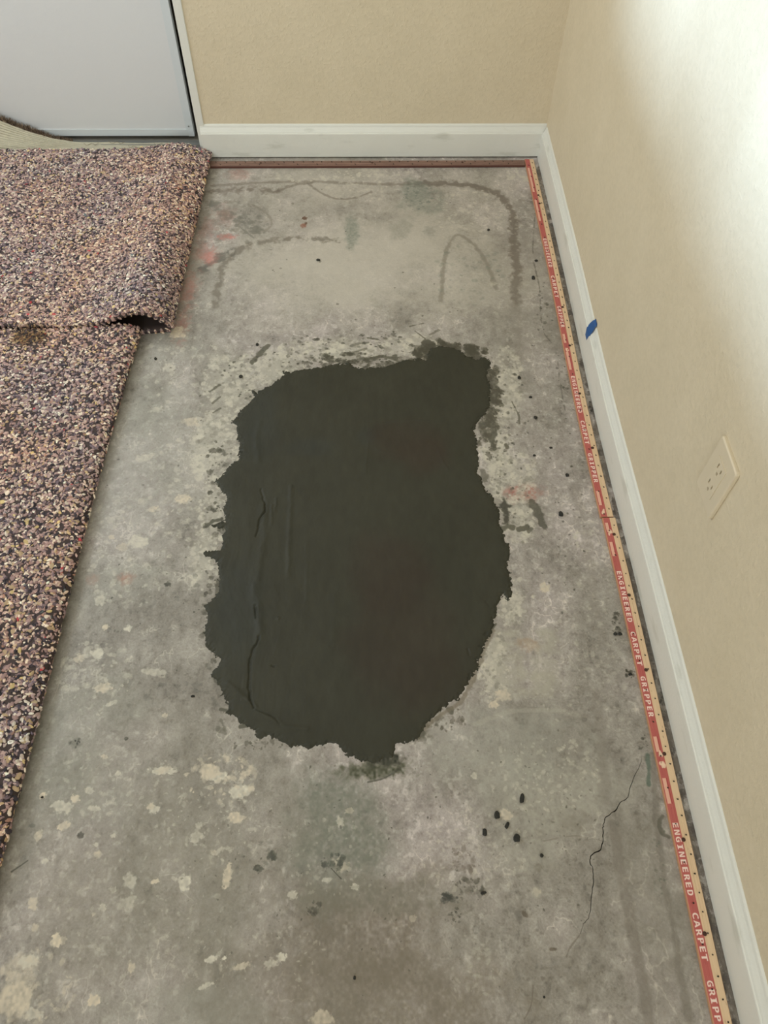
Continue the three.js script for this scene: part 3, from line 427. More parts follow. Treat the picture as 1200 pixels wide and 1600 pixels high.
// ------------------------------------------------------------------ dark patch of floor compound
const outlinePx = [[597, 574], [562, 576], [545, 567], [517, 571], [480, 577], [460, 581], [441, 580], [445, 586], [425, 600], [402, 614], [392, 609], [397, 622], [377, 640], [371, 652], [360, 661], [369, 665], [370, 680], [375, 697], [372, 720], [362, 725], [348, 742], [335, 752], [345, 767], [354, 775], [352, 790], [345, 797], [354, 807], [350, 815], [322, 822], [350, 824], [347, 850], [346, 857], [316, 864], [339, 877], [341, 895], [340, 915], [337, 932], [319, 946], [325, 965], [320, 985], [322, 1007], [335, 1022], [347, 1030], [341, 1040], [328, 1055], [342, 1065], [345, 1085], [360, 1102], [349, 1115], [370, 1120], [380, 1132], [400, 1140], [402, 1156], [420, 1149], [440, 1157], [455, 1165], [487, 1169], [517, 1160], [532, 1170], [546, 1184], [582, 1191], [612, 1182], [622, 1162], [642, 1160], [657, 1149], [664, 1132], [685, 1115], [700, 1102], [718, 1093], [732, 1070], [745, 1045], [752, 1022], [762, 997], [772, 977], [776, 950], [786, 927], [794, 938], [801, 917], [795, 892], [796, 857], [793, 850], [782, 825], [780, 795], [767, 775], [754, 757], [749, 737], [746, 707], [745, 685], [740, 672], [750, 655], [764, 640], [766, 607], [761, 584], [769, 566], [755, 558], [745, 562], [730, 557], [722, 549], [700, 540], [672, 543], [665, 562], [652, 560], [635, 563], [622, 567]];
{
  const H0 = 0.0028, poly = outlinePx.map(([a, b]) => { const q = onFloor(a, b, 0); return [q.x, q.z]; });
  let x0 = 9, x1 = -9, z0 = 9, z1 = -9; for (const [x, z] of poly) { x0 = Math.min(x0, x); x1 = Math.max(x1, x); z0 = Math.min(z0, z); z1 = Math.max(z1, z); }
  x0 -= 0.02; x1 += 0.02; z0 -= 0.02; z1 += 0.02;
  const cell = 0.00135, nx = Math.ceil((x1 - x0) / cell), nz = Math.ceil((z1 - z0) / cell);
  function sd(x, z) { let d = 9, ins = false; for (let i = 0, j = poly.length - 1; i < poly.length; j = i++) { const a = poly[i], b = poly[j], ex = b[0] - a[0], ez = b[1] - a[1], t = clamp(((x - a[0]) * ex + (z - a[1]) * ez) / (ex * ex + ez * ez)), q = (x - a[0] - ex * t) ** 2 + (z - a[1] - ez * t) ** 2; if (q < d) d = q; if ((a[1] > z) !== (b[1] > z) && x < (b[0] - a[0]) * (z - a[1]) / (b[1] - a[1]) + a[0]) ins = !ins; } d = Math.sqrt(d); return ins ? d : -d; }
  const lines = (arr) => arr.map(({ p, w, h }) => ({ w, h, p: p.map(([a, b]) => { const q = onFloor(a, b, H0); return [q.x, q.z]; }) }));
  const feats = lines([
    { p: [[408, 764], [410, 775], [415, 788], [414, 800], [406, 810], [404, 825], [400, 838]], w: 0.0022, h: -0.0034 },
    { p: [[399, 946], [400, 958], [401, 966]], w: 0.0026, h: -0.0038 }, { p: [[405, 994], [401, 1006], [394, 1015], [391, 1028], [390, 1050], [389, 1070], [390, 1090], [394, 1100], [397, 1107]], w: 0.0024, h: -0.0040 },
    { p: [[397, 1106], [410, 1113], [424, 1118], [432, 1124], [438, 1132]], w: 0.0022, h: -0.0022 },
    { p: [[357, 1068], [372, 1082], [388, 1095], [400, 1110], [425, 1124], [445, 1136], [480, 1140]], w: 0.006, h: 0.0024 },
    { p: [[396, 920], [400, 940], [405, 960], [407, 985], [402, 1005]], w: 0.010, h: 0.0022 },
    { p: [[412, 790], [415, 830], [406, 880], [400, 920]], w: 0.010, h: 0.0019 }, { p: [[425, 790], [424, 820]], w: 0.004, h: 0.0012 }, { p: [[432, 780], [430, 800]], w: 0.004, h: 0.0010 },
    { p: [[590, 662], [620, 657], [670, 656]], w: 0.004, h: 0.0014 }, { p: [[586, 700], [596, 706], [610, 708]], w: 0.004, h: 0.0008 },
    { p: [[684, 700], [692, 722], [702, 738]], w: 0.004, h: 0.0008 }, { p: [[575, 690], [572, 720], [570, 740]], w: 0.004, h: 0.0007 }, { p: [[525, 900], [520, 1000]], w: 0.008, h: 0.0006 }, { p: [[455, 760], [450, 900]], w: 0.006, h: 0.0014 }, { p: [[480, 850], [478, 950]], w: 0.005, h: 0.0006 }, { p: [[425, 1040], [430, 1041]], w: 0.002, h: -0.002 }, { p: [[434, 966], [436, 967]], w: 0.0035, h: 0.0018 }, { p: [[731, 1015], [733, 1022]], w: 0.0025, h: -0.0022 }, { p: [[759, 938], [764, 946]], w: 0.004, h: -0.0012 },
    { p: [[405, 660], [400, 690], [404, 720]], w: 0.008, h: 0.0014 }, { p: [[640, 900], [600, 1000]], w: 0.012, h: 0.0004 }, { p: [[700, 640], [660, 690]], w: 0.01, h: 0.0004 }]);
  for (const f of feats) { let a = 9, b = -9, c = 9, d = -9; for (const [x, z] of f.p) { a = Math.min(a, x); b = Math.max(b, x); c = Math.min(c, z); d = Math.max(d, z); } const m = f.w * 3; f.b = [a - m, b + m, c - m, d + m]; }
  const hgt = new Float32Array((nx + 1) * (nz + 1)), pos = new Float32Array((nx + 1) * (nz + 1) * 3), uv = new Float32Array((nx + 1) * (nz + 1) * 2), keep = new Uint8Array((nx + 1) * (nz + 1));
  for (let j = 0; j <= nz; j++) for (let i = 0; i <= nx; i++) {
    const x = x0 + i * cell, z = z0 + j * cell, k = j * (nx + 1) + i; let d = sd(x, z);
    if (d < 0.03) { const n1 = fbm(x * 90 + 4, z * 80 + 9, 3) - 0.5, n2 = fbm(x * 330 + 14, z * 300 + 2, 2) - 0.5; d += 0.011 * n1 + 0.008 * n2; }
    let h = d > 0 ? H0 * (1 - Math.exp(-d / 0.0045)) + 0.0009 * (1 - Math.exp(-d / 0.04)) : Math.max(d * 0.7, -0.004);
    if (d > 0) {
      const inn = sstep(0.0, 0.02, d), lf = sstep(-0.55, -0.75, x);
      h += inn * (0.0012 * (fbm(x * 11 + 3, z * 7, 3) - 0.5) + 0.0007 * (fbm(x * 55 + 7 * fbm(x * 5, z * 5, 2), z * 8 + 3, 3) - 0.5) * (0.5 + 1.4 * lf) + 0.00022 * (vn(x * 420, z * 260) - 0.5) + 0.0005 * (fbm(x * 120 + 30, z * 45, 3) - 0.5));
      const wx = x + 0.0022 * (fbm(x * 130, z * 130 + 50, 3) - 0.5) * 2, wz = z;
      for (const f of feats) { if (x < f.b[0] || x > f.b[1] || z < f.b[2] || z > f.b[3]) continue; let q = 9, tt = 0; for (let s = 1; s < f.p.length; s++) { const a = f.p[s - 1], b = f.p[s], ex = b[0] - a[0], ez = b[1] - a[1], t = clamp(((wx - a[0]) * ex + (wz - a[1]) * ez) / (ex * ex + ez * ez)); const e = Math.hypot(wx - a[0] - ex * t, wz - a[1] - ez * t); if (e < q) { q = e; tt = (s - 1 + t) / (f.p.length - 1); } } h += f.h * Math.exp(-((q / f.w) ** 2) * 1.6) * (f.p.length > 2 ? 0.35 + 0.65 * Math.sin(Math.PI * clamp(0.12 + tt * 0.76)) : 1) * (0.5 + vn(x * 60, z * 60)); }
      h = Math.max(h, d > 0.006 ? 0.0002 : -0.001);
    }
    hgt[k] = h; keep[k] = d > -0.006 ? 1 : 0; pos[3 * k] = x; pos[3 * k + 1] = h; pos[3 * k + 2] = z; uv[2 * k] = (x - x0) / (x1 - x0); uv[2 * k + 1] = (z - z0) / (z1 - z0);
  }
  const idx = []; for (let j = 0; j < nz; j++) for (let i = 0; i < nx; i++) { const a = j * (nx + 1) + i, b = a + 1, c = a + nx + 1, e = c + 1; if (keep[a] + keep[b] + keep[c] + keep[e] < 4) continue; if (hgt[a] < -0.001 && hgt[b] < -0.001 && hgt[c] < -0.001 && hgt[e] < -0.001) continue; idx.push(a, c, b, b, c, e); }
  const g = new THREE.BufferGeometry(); g.setAttribute('position', new THREE.BufferAttribute(pos, 3)); g.setAttribute('uv', new THREE.BufferAttribute(uv, 2)); g.setIndex(idx); g.computeVertexNormals();
  const brown = [[635, 690, 60, 34], [660, 720, 40, 30], [640, 1010, 90, 110], [600, 880, 60, 60]].map(([a, b, rx, ry]) => { const [c, sx, sz] = scaleAt(a, b); return [c.x, c.z, rx * sx, ry * sz]; }), blue = [[490, 700, 44, 18], [570, 685, 14, 16], [410, 660, 30, 60], [370, 960, 40, 90]].map(([a, b, rx, ry]) => { const [c, sx, sz] = scaleAt(a, b); return [c.x, c.z, rx * sx, ry * sz]; });  // faint reflections on the patch, painted in as brown and blue mottles
  const tex = dataTex(768, 1024, (i, j, c) => {
    const x = x0 + (i / 768) * (x1 - x0), z = z0 + (j / 1024) * (z1 - z0), n = fbm(x * 14, z * 11, 4) - 0.5, m = fbm(x * 90, z * 40, 3) - 0.5; let b = 0, q = 0;
    for (const s of brown) b += 0.8 * sstep(1.3, 0.4, Math.hypot((x - s[0]) / s[2], (z - s[1]) / s[3]) + 0.9 * n); for (const s of blue) q += 0.8 * sstep(1.3, 0.4, Math.hypot((x - s[0]) / s[2], (z - s[1]) / s[3]) + 0.9 * n);
    b = Math.min(b, 1); q = Math.min(q, 1);
    c[0] = 53 + 9 * n + 8 * m + 2 * b - 1 * q; c[1] = 52 + 9 * n + 8 * m - 4 * b + 1 * q; c[2] = 40 + 9 * n + 8 * m - 3 * b + 5 * q;
  }, { srgb: true, repeat: false });
  const m = mesh(numbered('compound_patch'), g, new THREE.MeshPhysicalMaterial({ map: tex, roughness: 0.6, specularIntensity: 0.7 }), scene);
  tag(m, 'large dark grey-brown patch of fresh floor compound with ragged edges', 'patch');
}

// ------------------------------------------------------------------ rebonded foam carpet pads
const chipCols = [[164, 134, 128, 6], [180, 152, 144, 5], [202, 178, 160, 4], [220, 202, 182, 3], [128, 108, 110, 4], [104, 88, 94, 3], [70, 60, 66, 3], [48, 42, 48, 2.4], [196, 168, 132, 1.6], [146, 118, 112, 4], [234, 220, 200, 1.2], [160, 122, 104, 1.2], [178, 70, 76, 0.15], [100, 104, 104, 0.3], [206, 180, 126, 0.4]];
const chipSum = chipCols.reduce((s, c) => s + c[3], 0);
function chipColour() { let q = rnd() * chipSum; for (const c of chipCols) { q -= c[3]; if (q <= 0) return c; } return chipCols[0]; }
const sc = new THREE.Color(); const setS = (c, v = 1) => sc.setRGB(clamp(c[0] * v / 255), clamp(c[1] * v / 255), clamp(c[2] * v / 255), THREE.SRGBColorSpace);
const chipGeos = [0, 1, 2, 3].map(() => { const g = new THREE.IcosahedronGeometry(1, 1), p = g.attributes.position, o = rnd() * 50; for (let i = 0; i < p.count; i++) { const s = 0.72 + 0.56 * vn(p.getX(i) * 1.6 + o, p.getZ(i) * 1.6 + p.getY(i) + o); p.setXYZ(i, p.getX(i) * s, p.getY(i) * s, p.getZ(i) * s); } g.computeVertexNormals(); return g; });
const STAIN = onFloor(44, 526, 0.022);
const padBaseShaded = new THREE.MeshStandardMaterial({ color: 0x483c3a, roughness: 0.95 });  // foam base, darkened for the shade between flakes and inside the fold
const chipMat = new THREE.MeshStandardMaterial({ color: 0xffffff, roughness: 0.85 });
function foamPad(label, prof, z0, z1, nz, th, count, xMin, singles, edgeJit, over = 0) {
  const t = thing('carpet_pad', label, 'carpet pad'), N = 110, rows = [];
  const zj = (x, e) => edgeJit * (fbm(x * 22, e * 9 + 3, 3) - 0.5) * 2;
  for (let k = 0; k <= nz; k++) {
    const s = k / nz, z = lerp(z0, z1, s), c = new THREE.CatmullRomCurve3(prof(z).map(([x, y]) => new THREE.Vector3(x, y, 0)), false, 'centripetal').getSpacedPoints(N - 1);
    rows.push(c.map((q, i) => { const a = c[Math.max(0, i - 1)], b = c[Math.min(N - 1, i + 1)], dx = b.x - a.x, dy = b.y - a.y, l = Math.hypot(dx, dy) || 1; const wav = q.y > 0.012 ? 0.0022 * (fbm(q.x * 12 + 5, z * 12, 3) - 0.5) : 0; const zz = z + (s > 0.5 ? (zj(q.x, 1) + over * sstep(0.014, 0.045, q.y)) * sstep(0.80, 1, s) : zj(q.x, 2) * sstep(0.15, 0, s)); return { x: q.x, y: q.y + wav, z: zz, nx: -dy / l, ny: dx / l }; }));
  }
  const pos = [], idx = [];
  for (const r of rows) { for (const q of r) pos.push(q.x + q.nx * th / 2, Math.max(0.0004, q.y + q.ny * th / 2), q.z); for (const q of r) pos.push(q.x - q.nx * th / 2, Math.max(0.0003, q.y - q.ny * th / 2), q.z); }
  const R = 2 * N;
  for (let k = 0; k < nz; k++) for (let i = 0; i < N - 1; i++) { const a = k * R + i, b = a + R; idx.push(a, b, a + 1, a + 1, b, b + 1); const c = a + N, d = c + R; idx.push(c, c + 1, d, c + 1, d + 1, d); }
  for (const k of [0, nz]) for (let i = 0; i < N - 1; i++) { const a = k * R + i; if (k) idx.push(a, a + N, a + 1, a + 1, a + N, a + N + 1); else idx.push(a, a + 1, a + N, a + 1, a + N + 1, a + N); }
  for (const i of [0, N - 1]) for (let k = 0; k < nz; k++) { const a = k * R + i; idx.push(a, a + N, a + R, a + N, a + N + R, a + R); }
  const g = new THREE.BufferGeometry(); g.setAttribute('position', new THREE.Float32BufferAttribute(pos, 3)); g.setIndex(idx); g.computeVertexNormals();
  mesh('pad_sheet', g, padBaseShaded, t);
  // bonded flakes over the outside and the cut edges
  const list = [], up = new THREE.Vector3(0, 1, 0), n = new THREE.Vector3(), q1 = new THREE.Quaternion(), q2 = new THREE.Quaternion();
  const put = (x, y, z, nrm, scl = 1) => { const L = rr(0.0024, 0.0054) * (rnd() < 0.12 ? 1.45 : 1) * scl, W = L * rr(0.38, 0.72); q1.setFromUnitVectors(up, nrm); q2.setFromAxisAngle(up, rnd() * 6.283); const tl = new THREE.Quaternion().setFromEuler(new THREE.Euler(rr(-0.3, 0.3), 0, rr(-0.3, 0.3))); list.push({ m: new THREE.Matrix4().compose(new THREE.Vector3(x, y, z), q1.clone().multiply(q2).multiply(tl), new THREE.Vector3(L, rr(0.0009, 0.0020), W)), L, x, z, y }); };
  let tries = 0;
  while (list.length < count && tries++ < count * 6) {
    const k = Math.floor(rnd() * nz), i = Math.floor(rnd() * (N - 1)), a = rows[k][i], b = rows[k + 1][i], c = rows[k][i + 1], u = rnd(), v = rnd();
    const x = a.x + (c.x - a.x) * u + (b.x - a.x) * v; if (x < xMin) continue; if (a.ny < -0.75) continue;
    n.set(a.nx, a.ny, 0).normalize(); const o = th / 2 + 0.0002;
    put(x + n.x * o, Math.max(0.002, a.y + (c.y - a.y) * u + (b.y - a.y) * v + n.y * o), a.z + (b.z - a.z) * v, n);
  }
  for (const [r, dir] of [[rows[0], -1], [rows[nz], 1]]) for (let e = 0; e < count * 0.045; e++) { const i = Math.floor(rnd() * N), a = r[i]; if (a.x < xMin) continue; const o = rr(-0.5, 0.5) * th; n.set(rr(-0.3, 0.3), rr(-0.3, 0.3), dir).normalize(); put(a.x + a.nx * o, Math.max(0.002, a.y + a.ny * o), a.z + dir * rr(-0.0005, 0.0012), n); }
  let rest = list;
  if (singles) { const s = list.slice().sort((a, b) => singles(b) - singles(a)).slice(0, 300), set = new Set(s); rest = list.filter((q) => !set.has(q));
    const mats = []; for (let k = 0; k < 14; k++) { const c = chipColour(); mats.push(new THREE.MeshStandardMaterial({ color: setS(c, rr(0.9, 1.05)).clone(), roughness: 0.85 })); }
    for (const q of s) { const m = mesh('foam_chip', chipGeos[Math.floor(rnd() * 4)], mats[Math.floor(rnd() * 14)], t); q.m.decompose(m.position, m.quaternion, m.scale); } }
  const per = [[], [], [], []]; rest.forEach((q, i) => per[i & 3].push(q));
  per.forEach((arr, v) => { const im = new THREE.InstancedMesh(chipGeos[v], chipMat, arr.length); arr.forEach((q, i) => { im.setMatrixAt(i, q.m); const tint = fbm(q.x * 9 + 4, q.z * 9, 3) - 0.5; const c = chipColour(), st = 0.8 * sstep(1.25, 0.5, Math.hypot((q.x - STAIN.x) / 0.05, (q.z - STAIN.z) / 0.034) + 0.9 * (fbm(q.x * 60, q.z * 60, 2) - 0.5)); setS([c[0] * (1 + 0.12 * tint) * (1 - 0.42 * st), c[1] * (1 - 0.5 * st), c[2] * (1 - 0.12 * tint) * (1 - 0.68 * st)], rr(0.92, 1.16)); im.setColorAt(i, sc); }); im.name = 'foam_flakes'; im.userData.kind = 'stuff'; im.castShadow = im.receiveShadow = true; t.add(im); });
  return t;
}
const backProf = (z) => {
  const s = sstep(0.0, 0.74, z), h = lerp(0.046, 0.072, s), xr = lerp(-0.952, -0.9725, s), lf = lerp(0.027, 0.0245, s);
  return [[-1.95, lf], [-1.6, lf], [-1.37, lf], [-1.22, lerp(0.028, 0.0215, s)], [-1.143, lerp(0.032, 0.0355, s)], [-1.085, lerp(0.038, 0.0585, s)], [-1.041, h], [-0.997, h * 0.74], [xr - 0.004, h * 0.34], [xr - 0.006, 0.013], [xr - 0.03, 0.0062], [-1.2, 0.0058], [-1.6, 0.0058]];
};
foamPad('mottled pink-brown foam carpet pad folded over, touching the back baseboard, with open curled fold', backProf, 0.018, 0.735, 46, 0.0108, 45000, -1.93, null, 0.005, 0.008);
const frontProf = (z) => { const s = -0.036 * (z - 0.735) - 0.006 * Math.sin((z - 0.73) * 4); return [[-1.95, 0.0165], [-1.6, 0.0165], [-1.35 + s, 0.0168], [-1.21 + s, 0.0185], [-1.13 + s, 0.0235], [-1.088 + s, 0.029], [-1.062 + s, 0.026], [-1.0475 + s, 0.018], [-1.054 + s, 0.0085], [-1.09 + s, 0.0058], [-1.25, 0.0058], [-1.6, 0.0058]]; };
foamPad('mottled pink-brown foam carpet pad folded flat, with a small brown stain by the seam', frontProf, 0.7440, 2.35, 90, 0.0105, 72000, -1.93, (q) => (q.y > 0.006 && q.z > 1.25 && q.z < 1.98 && q.x > -1.33 + 0.35 * (q.z - 1.25)) ? q.L : 0, 0.003);

// ------------------------------------------------------------------ turned-up carpet by the closet door
{
  const t = thing('carpet_piece', 'loose carpet turned underside up, beige woven backing curling against the closet door', 'carpet');
  const nu = 70, nv = 30, pos = [], uv = [], idx = []; const edge = [];
  const pt = (u, v) => { const x = lerp(-1.035, -1.95, u), c = sstep(0.30, 1.0, u), rise = 0.27 * Math.pow(c, 1.25), zb = lerp(-0.062, -0.066, u), zf = 0.012; const y = 0.0075 + rise * Math.pow(v, 1.15) + 0.0012 * (fbm(x * 40, v * 6, 3) - 0.5) + 0.0022 * v * sstep(0.1, 0.3, u), z = lerp(zf, zb + 0.012 * fbm(x * 16, 3, 3) * (1 - c), Math.pow(v, lerp(1, 0.8, c))); const rib = 0.0022 * Math.abs(Math.sin((v * 13) * Math.PI)) * sstep(0.3, 0.42, u); return [x, y + rib, z + rib * 0.8]; };
  for (let i = 0; i <= nu; i++) for (let j = 0; j <= nv * 3; j++) { const q = pt(i / nu, j / (nv * 3)); pos.push(...q); uv.push(q[0] * 1, j / (nv * 3) * 0.1); if (j === nv * 3) edge.push(q); }
  const R = nv * 3 + 1; for (let i = 0; i < nu; i++) for (let j = 0; j < nv * 3; j++) { const a = i * R + j; idx.push(a, a + R, a + 1, a + 1, a + R, a + R + 1); }
  const g = new THREE.BufferGeometry(); g.setAttribute('position', new THREE.Float32BufferAttribute(pos, 3)); g.setAttribute('uv', new THREE.Float32BufferAttribute(uv, 2)); g.setIndex(idx); g.computeVertexNormals();
  const wv = dataTex(256, 256, (i, j, c) => { const a = NT[(j << 8) + i] - 0.5, b = tileFbm(i / 256, j / 256, 8, 4) - 0.5, w = 6 * Math.sin(i * 0.9) - 34 * sstep(0.55, 0.95, Math.sin(j / 256 * 2 * Math.PI * 12)); c[0] = 198 + 24 * a + 26 * b + w; c[1] = 190 + 24 * a + 26 * b + w; c[2] = 168 + 24 * a + 24 * b + w; }, { srgb: true }); wv.repeat.set(12, 12);
  mesh('backing', g, new THREE.MeshStandardMaterial({ map: wv, roughness: 0.95, side: THREE.DoubleSide }), t).userData.label = 'beige ribbed woven backing';
  const fib = new THREE.ConeGeometry(0.0012, 0.015, 5).translate(0, 0.005, 0), N = 3600, im = new THREE.InstancedMesh(fib, new THREE.MeshStandardMaterial({ color: 0xffffff, roughness: 0.95 }), N), m4 = new THREE.Matrix4(), qq = new THREE.Quaternion();
  for (let k = 0; k < N; k++) { const u = rr(0.36, 1), q = pt(u, 1), s = rr(0.7, 1.5) * lerp(0.5, 1, sstep(0.36, 0.5, u)); qq.setFromEuler(new THREE.Euler(rr(-1.0, 0.5), rnd() * 6, rr(-0.9, 0.9))); m4.compose(new THREE.Vector3(q[0], q[1] + rr(-0.003, 0.002), q[2] - rr(0, 0.004)), qq, new THREE.Vector3(s, s, s)); im.setMatrixAt(k, m4); const c = [[112, 92, 76], [84, 66, 54], [138, 118, 98], [160, 140, 118]][Math.floor(rnd() * 4)]; im.setColorAt(k, setS(c, rr(0.8, 1.1))); }
  im.name = 'carpet_pile'; im.userData.kind = 'stuff'; im.userData.label = 'frayed brown pile along the cut edge'; im.castShadow = im.receiveShadow = true; t.add(im);
  for (const [a, b, c] of [[0.08, 0.9, 0.05], [0.16, 0.7, 0.04], [0.22, 1, 0.03], [0.30, 0.9, 0.03], [0.05, 0.6, 0.03]]) { const P = []; for (let s = 0; s < 5; s++) { const q = pt(clamp(a + (s - 2) * 0.012, 0, 1), clamp(b - 0.15 * (s & 1))); P.push(new THREE.Vector3(q[0] + rr(-1, 1) * 0.004, q[1] + 0.001 + rr(0, 0.003), q[2])); } mesh('loose_thread', new THREE.TubeGeometry(new THREE.CatmullRomCurve3(P), 20, 0.0005, 5), new THREE.MeshStandardMaterial({ color: 0x8a7c66, roughness: 0.9 }), t); }
}

// ------------------------------------------------------------------ wall outlet
{
  const t = thing('wall_outlet', 'cream wall outlet plate with two receptacles on the right wall', 'outlet');
  const y0 = 0.3165, y1 = 0.4285, z0 = 1.4195, z1 = 1.4925, yc = (y0 + y1) / 2, zc = (z0 + z1) / 2;
  t.position.set(bow(zc), yc, zc); t.rotation.y = -Math.PI / 2;      // local x along -z... local z points into the room
  const mat = new THREE.MeshStandardMaterial({ color: 0xd8c9ae, roughness: 0.45 }), W = z1 - z0, H = y1 - y0;
  const rect = (w, h, r) => { const s = new THREE.Shape(); s.moveTo(-w / 2 + r, -h / 2); s.lineTo(w / 2 - r, -h / 2); s.quadraticCurveTo(w / 2, -h / 2, w / 2, -h / 2 + r); s.lineTo(w / 2, h / 2 - r); s.quadraticCurveTo(w / 2, h / 2, w / 2 - r, h / 2); s.lineTo(-w / 2 + r, h / 2); s.quadraticCurveTo(-w / 2, h / 2, -w / 2, h / 2 - r); s.lineTo(-w / 2, -h / 2 + r); s.quadraticCurveTo(-w / 2, -h / 2, -w / 2 + r, -h / 2); return s; };
  const ps = rect(W - 0.006, H - 0.006, 0.002); ps.holes.push(new THREE.Path(rect(0.0342, 0.0676, 0.0012).getPoints(4)));
  mesh('cover_plate', new THREE.ExtrudeGeometry(ps, { depth: 0.0028, bevelEnabled: true, bevelThickness: 0.0026, bevelSize: 0.003, bevelSegments: 3, curveSegments: 4 }).translate(0, 0, 0.0008), mat, t);
  const is = rect(0.033, 0.0664, 0.001);
  for (const s of [-1, 1]) { const cy = s * 0.0185; for (const [dx, w, h] of [[-0.0064, 0.0032, 0.0098], [0.0064, 0.0032, 0.0084]]) is.holes.push(new THREE.Path([[dx - w / 2, cy + 0.003 - h / 2], [dx + w / 2, cy + 0.003 - h / 2], [dx + w / 2, cy + 0.003 + h / 2], [dx - w / 2, cy + 0.003 + h / 2]].map(([a, b]) => new THREE.Vector2(a, b)))); const p = new THREE.Path(); p.absellipse(0, cy - 0.0085, 0.0030, 0.0030, 0, Math.PI * 2, false); is.holes.push(p); }
  const r = mesh('receptacle', new THREE.ExtrudeGeometry(is, { depth: 0.0072, bevelEnabled: false, curveSegments: 10 }), mat, t);
  mesh('slot_shade_plate', box(-0.0165, 0.0165, -0.033, 0.033, 0.0004, 0.0012), new THREE.MeshStandardMaterial({ color: 0x0a0908, roughness: 1 }), r);  // black plate behind the slots, their inner shade put into its colour
}

// ------------------------------------------------------------------ blue painter's tape over the skirting's moulded top
{
  const za = onPlane(934, 508, 'x', 0).z, zb = onPlane(918.5, 529, 'x', -0.0125).z, path = [[0.0128, 0.0500], [0.0128, 0.0560], [0.0128, 0.0610], [0.0128, 0.0655], [0.0120, 0.0683], [0.0108, 0.0705], [0.0098, 0.0742], [0.0083, 0.0795], [0.0065, 0.0845], [0.0056, 0.0880], [0.0045, 0.0915], [0.0016, 0.0945], [0.0008, 0.0990]];
  const pos = [], idx = [], n = path.length;
  path.forEach(([o, u], i) => { const s = i / (n - 1), zc = lerp(zb, za, s), w = 0.0080 + 0.007 * Math.sin(Math.PI * clamp(s * 0.9 + 0.06)); for (const sd of [-1, 1]) { const zz = zc + sd * w + rr(-0.0006, 0.0006); pos.push(bow(zz) - o - 0.0005, u + 0.001, zz, bow(zz) - o - 0.0001, u + 0.001, zz); } });
  for (let i = 0; i < n - 1; i++) { const a = i * 4, b = a + 4; idx.push(a, a + 2, b, b, a + 2, b + 2, a + 1, b + 1, a + 3, b + 1, b + 3, a + 3, a, b, a + 1, b, b + 1, a + 1, a + 2, a + 3, b + 2, b + 2, a + 3, b + 3); }
  for (const a of [0, (n - 1) * 4]) idx.push(a, a + 1, a + 2, a + 1, a + 3, a + 2);
  let g = new THREE.BufferGeometry(); g.setAttribute('position', new THREE.Float32BufferAttribute(pos, 3)); g.setIndex(idx); g = g.toNonIndexed(); g.computeVertexNormals();
  tag(mesh(numbered('tape_scrap'), g, new THREE.MeshStandardMaterial({ color: 0x27568f, roughness: 0.7, side: THREE.DoubleSide }), scene), 'small scrap of blue masking tape stuck over the baseboard top', 'tape');
}

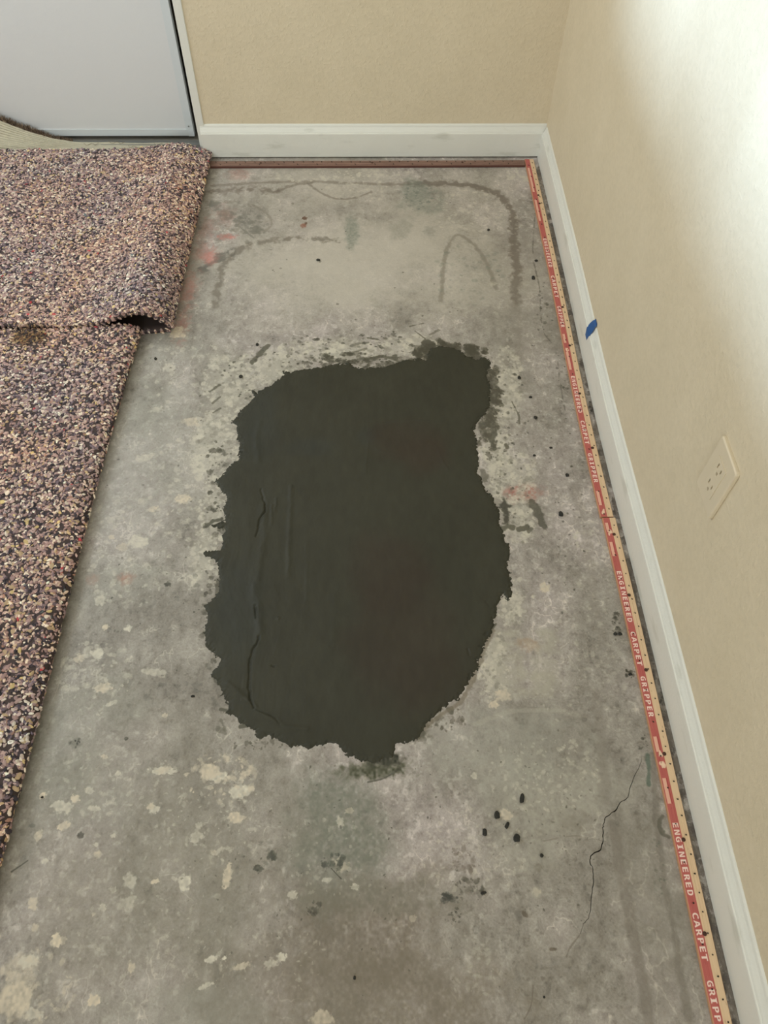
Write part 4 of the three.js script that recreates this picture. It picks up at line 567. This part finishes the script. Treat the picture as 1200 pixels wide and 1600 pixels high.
// ------------------------------------------------------------------ loose grit on the slab
{
  const mat = new THREE.MeshStandardMaterial({ color: 0x2b2a25, roughness: 0.9 }), geos = [0, 1, 2].map(() => { const g = new THREE.IcosahedronGeometry(1, 1), p = g.attributes.position, o = rnd() * 90; for (let i = 0; i < p.count; i++) { const s = 0.65 + 0.7 * vn(p.getX(i) * 2 + o, p.getZ(i) * 2 + p.getY(i) * 1.7 + o); p.setXYZ(i, p.getX(i) * s, p.getY(i) * s, p.getZ(i) * s); } g.computeVertexNormals(); return g; });
  const SC = 'black grit speck on pale scoured concrete beside the ragged smears', TS = 'black grit speck between the dark patch and the tack strip', TB = 'black grain lying against the tack strip with crisp red lettering', GL = 'black speck on the thin dark line beside the faded tack strip';
  // pixel, half width, half depth in pixels, turn, label, set
  const list = [[816, 1248, 3.4, 8.5, -0.25, 'long thin black crumb on pale concrete beside the crumb cluster'], [777, 1274, 4.2, 6.8, -0.1, 'oblong black crumb touching a round cream paint spot'], [792, 1290, 3.2, 5.4, -0.5, 'small slanted black crumb between a cream spot and the largest crumb'], [757, 1301, 4.0, 5.6, 0, 'oval black crumb farthest from the long crack in its cluster'], [808, 1310, 5.0, 7.2, -0.3, 'largest lumpy black crumb in the cluster on the concrete'], [846, 1337, 3.0, 3.2, 0, 'small round black crumb closest to the long crack'], [756, 1395, 4.5, 2.8, 0.2, 'flat black crumb among dark grey smudges on the concrete'],
    [554, 1528, 2.2, 3, 0, 'lone black speck on brownish concrete'], [850, 1558, 1.8, 2, 0, 'tiny black speck near the faint second crack'], [876, 804, 4, 3.6, 0, 'round black crumb beside the joint of two tack strips'], [886, 743, 3.2, 2.2, 0.2, TS], [243, 561, 2.2, 1.8, 0, 'black speck on concrete below the open pad fold'], [377, 589, 3, 2.4, 0, SC], [402, 539, 2.4, 2, 0, SC], [811, 591, 3, 2, 0, TS], [829, 621, 2.4, 1.6, 0, TS], [837, 653, 2.4, 2.6, 0.3, TS], [835, 712, 2.2, 1.6, 0, TS], [861, 700, 2.4, 1.5, 0, TS], [497, 407, 3.2, 1.4, 0, 'flat black flake on smooth pale concrete beside the brown spots'], [833, 435, 3, 2.4, 0, GL], [838, 408, 2.6, 1.4, 0, GL], [302, 1088, 3, 2, 0, 'black speck beside the cracked edge of the dark patch'], [66, 1246, 2.4, 1.6, 0, 'black speck beside the pad edge and a cream paint spot'], [969, 991, 3, 2.6, 0, TB], [961, 991, 3.4, 2.2, 0, TB], [985, 1054, 3, 2.4, 0, TB], [763, 360, 2, 1.4, 0, 'tiny black speck inside the curve of the brown glue arc']];
  const sets = new Map([[SC, 'grit on the scoured edge'], [TS, 'grit between patch and tack strip'], [TB, 'grains against the tack strip'], [GL, 'grit on the dark line']]);
  for (const [px, py, rx, ry, rot, label] of list) {
    const [c, sx, sz] = scaleAt(px, py), m = mesh(numbered('grit_crumb'), geos[Math.floor(rnd() * 3)], mat, scene), a = rx * sx, b = ry * sz; m.scale.set(a, Math.min(a, b) * 0.7, b); m.position.set(c.x, Math.min(a, b) * 0.45, c.z); m.rotation.y = rot;
    tag(m, label, 'crumb', sets.get(label));
  }
}
renderer.render(scene, camera);
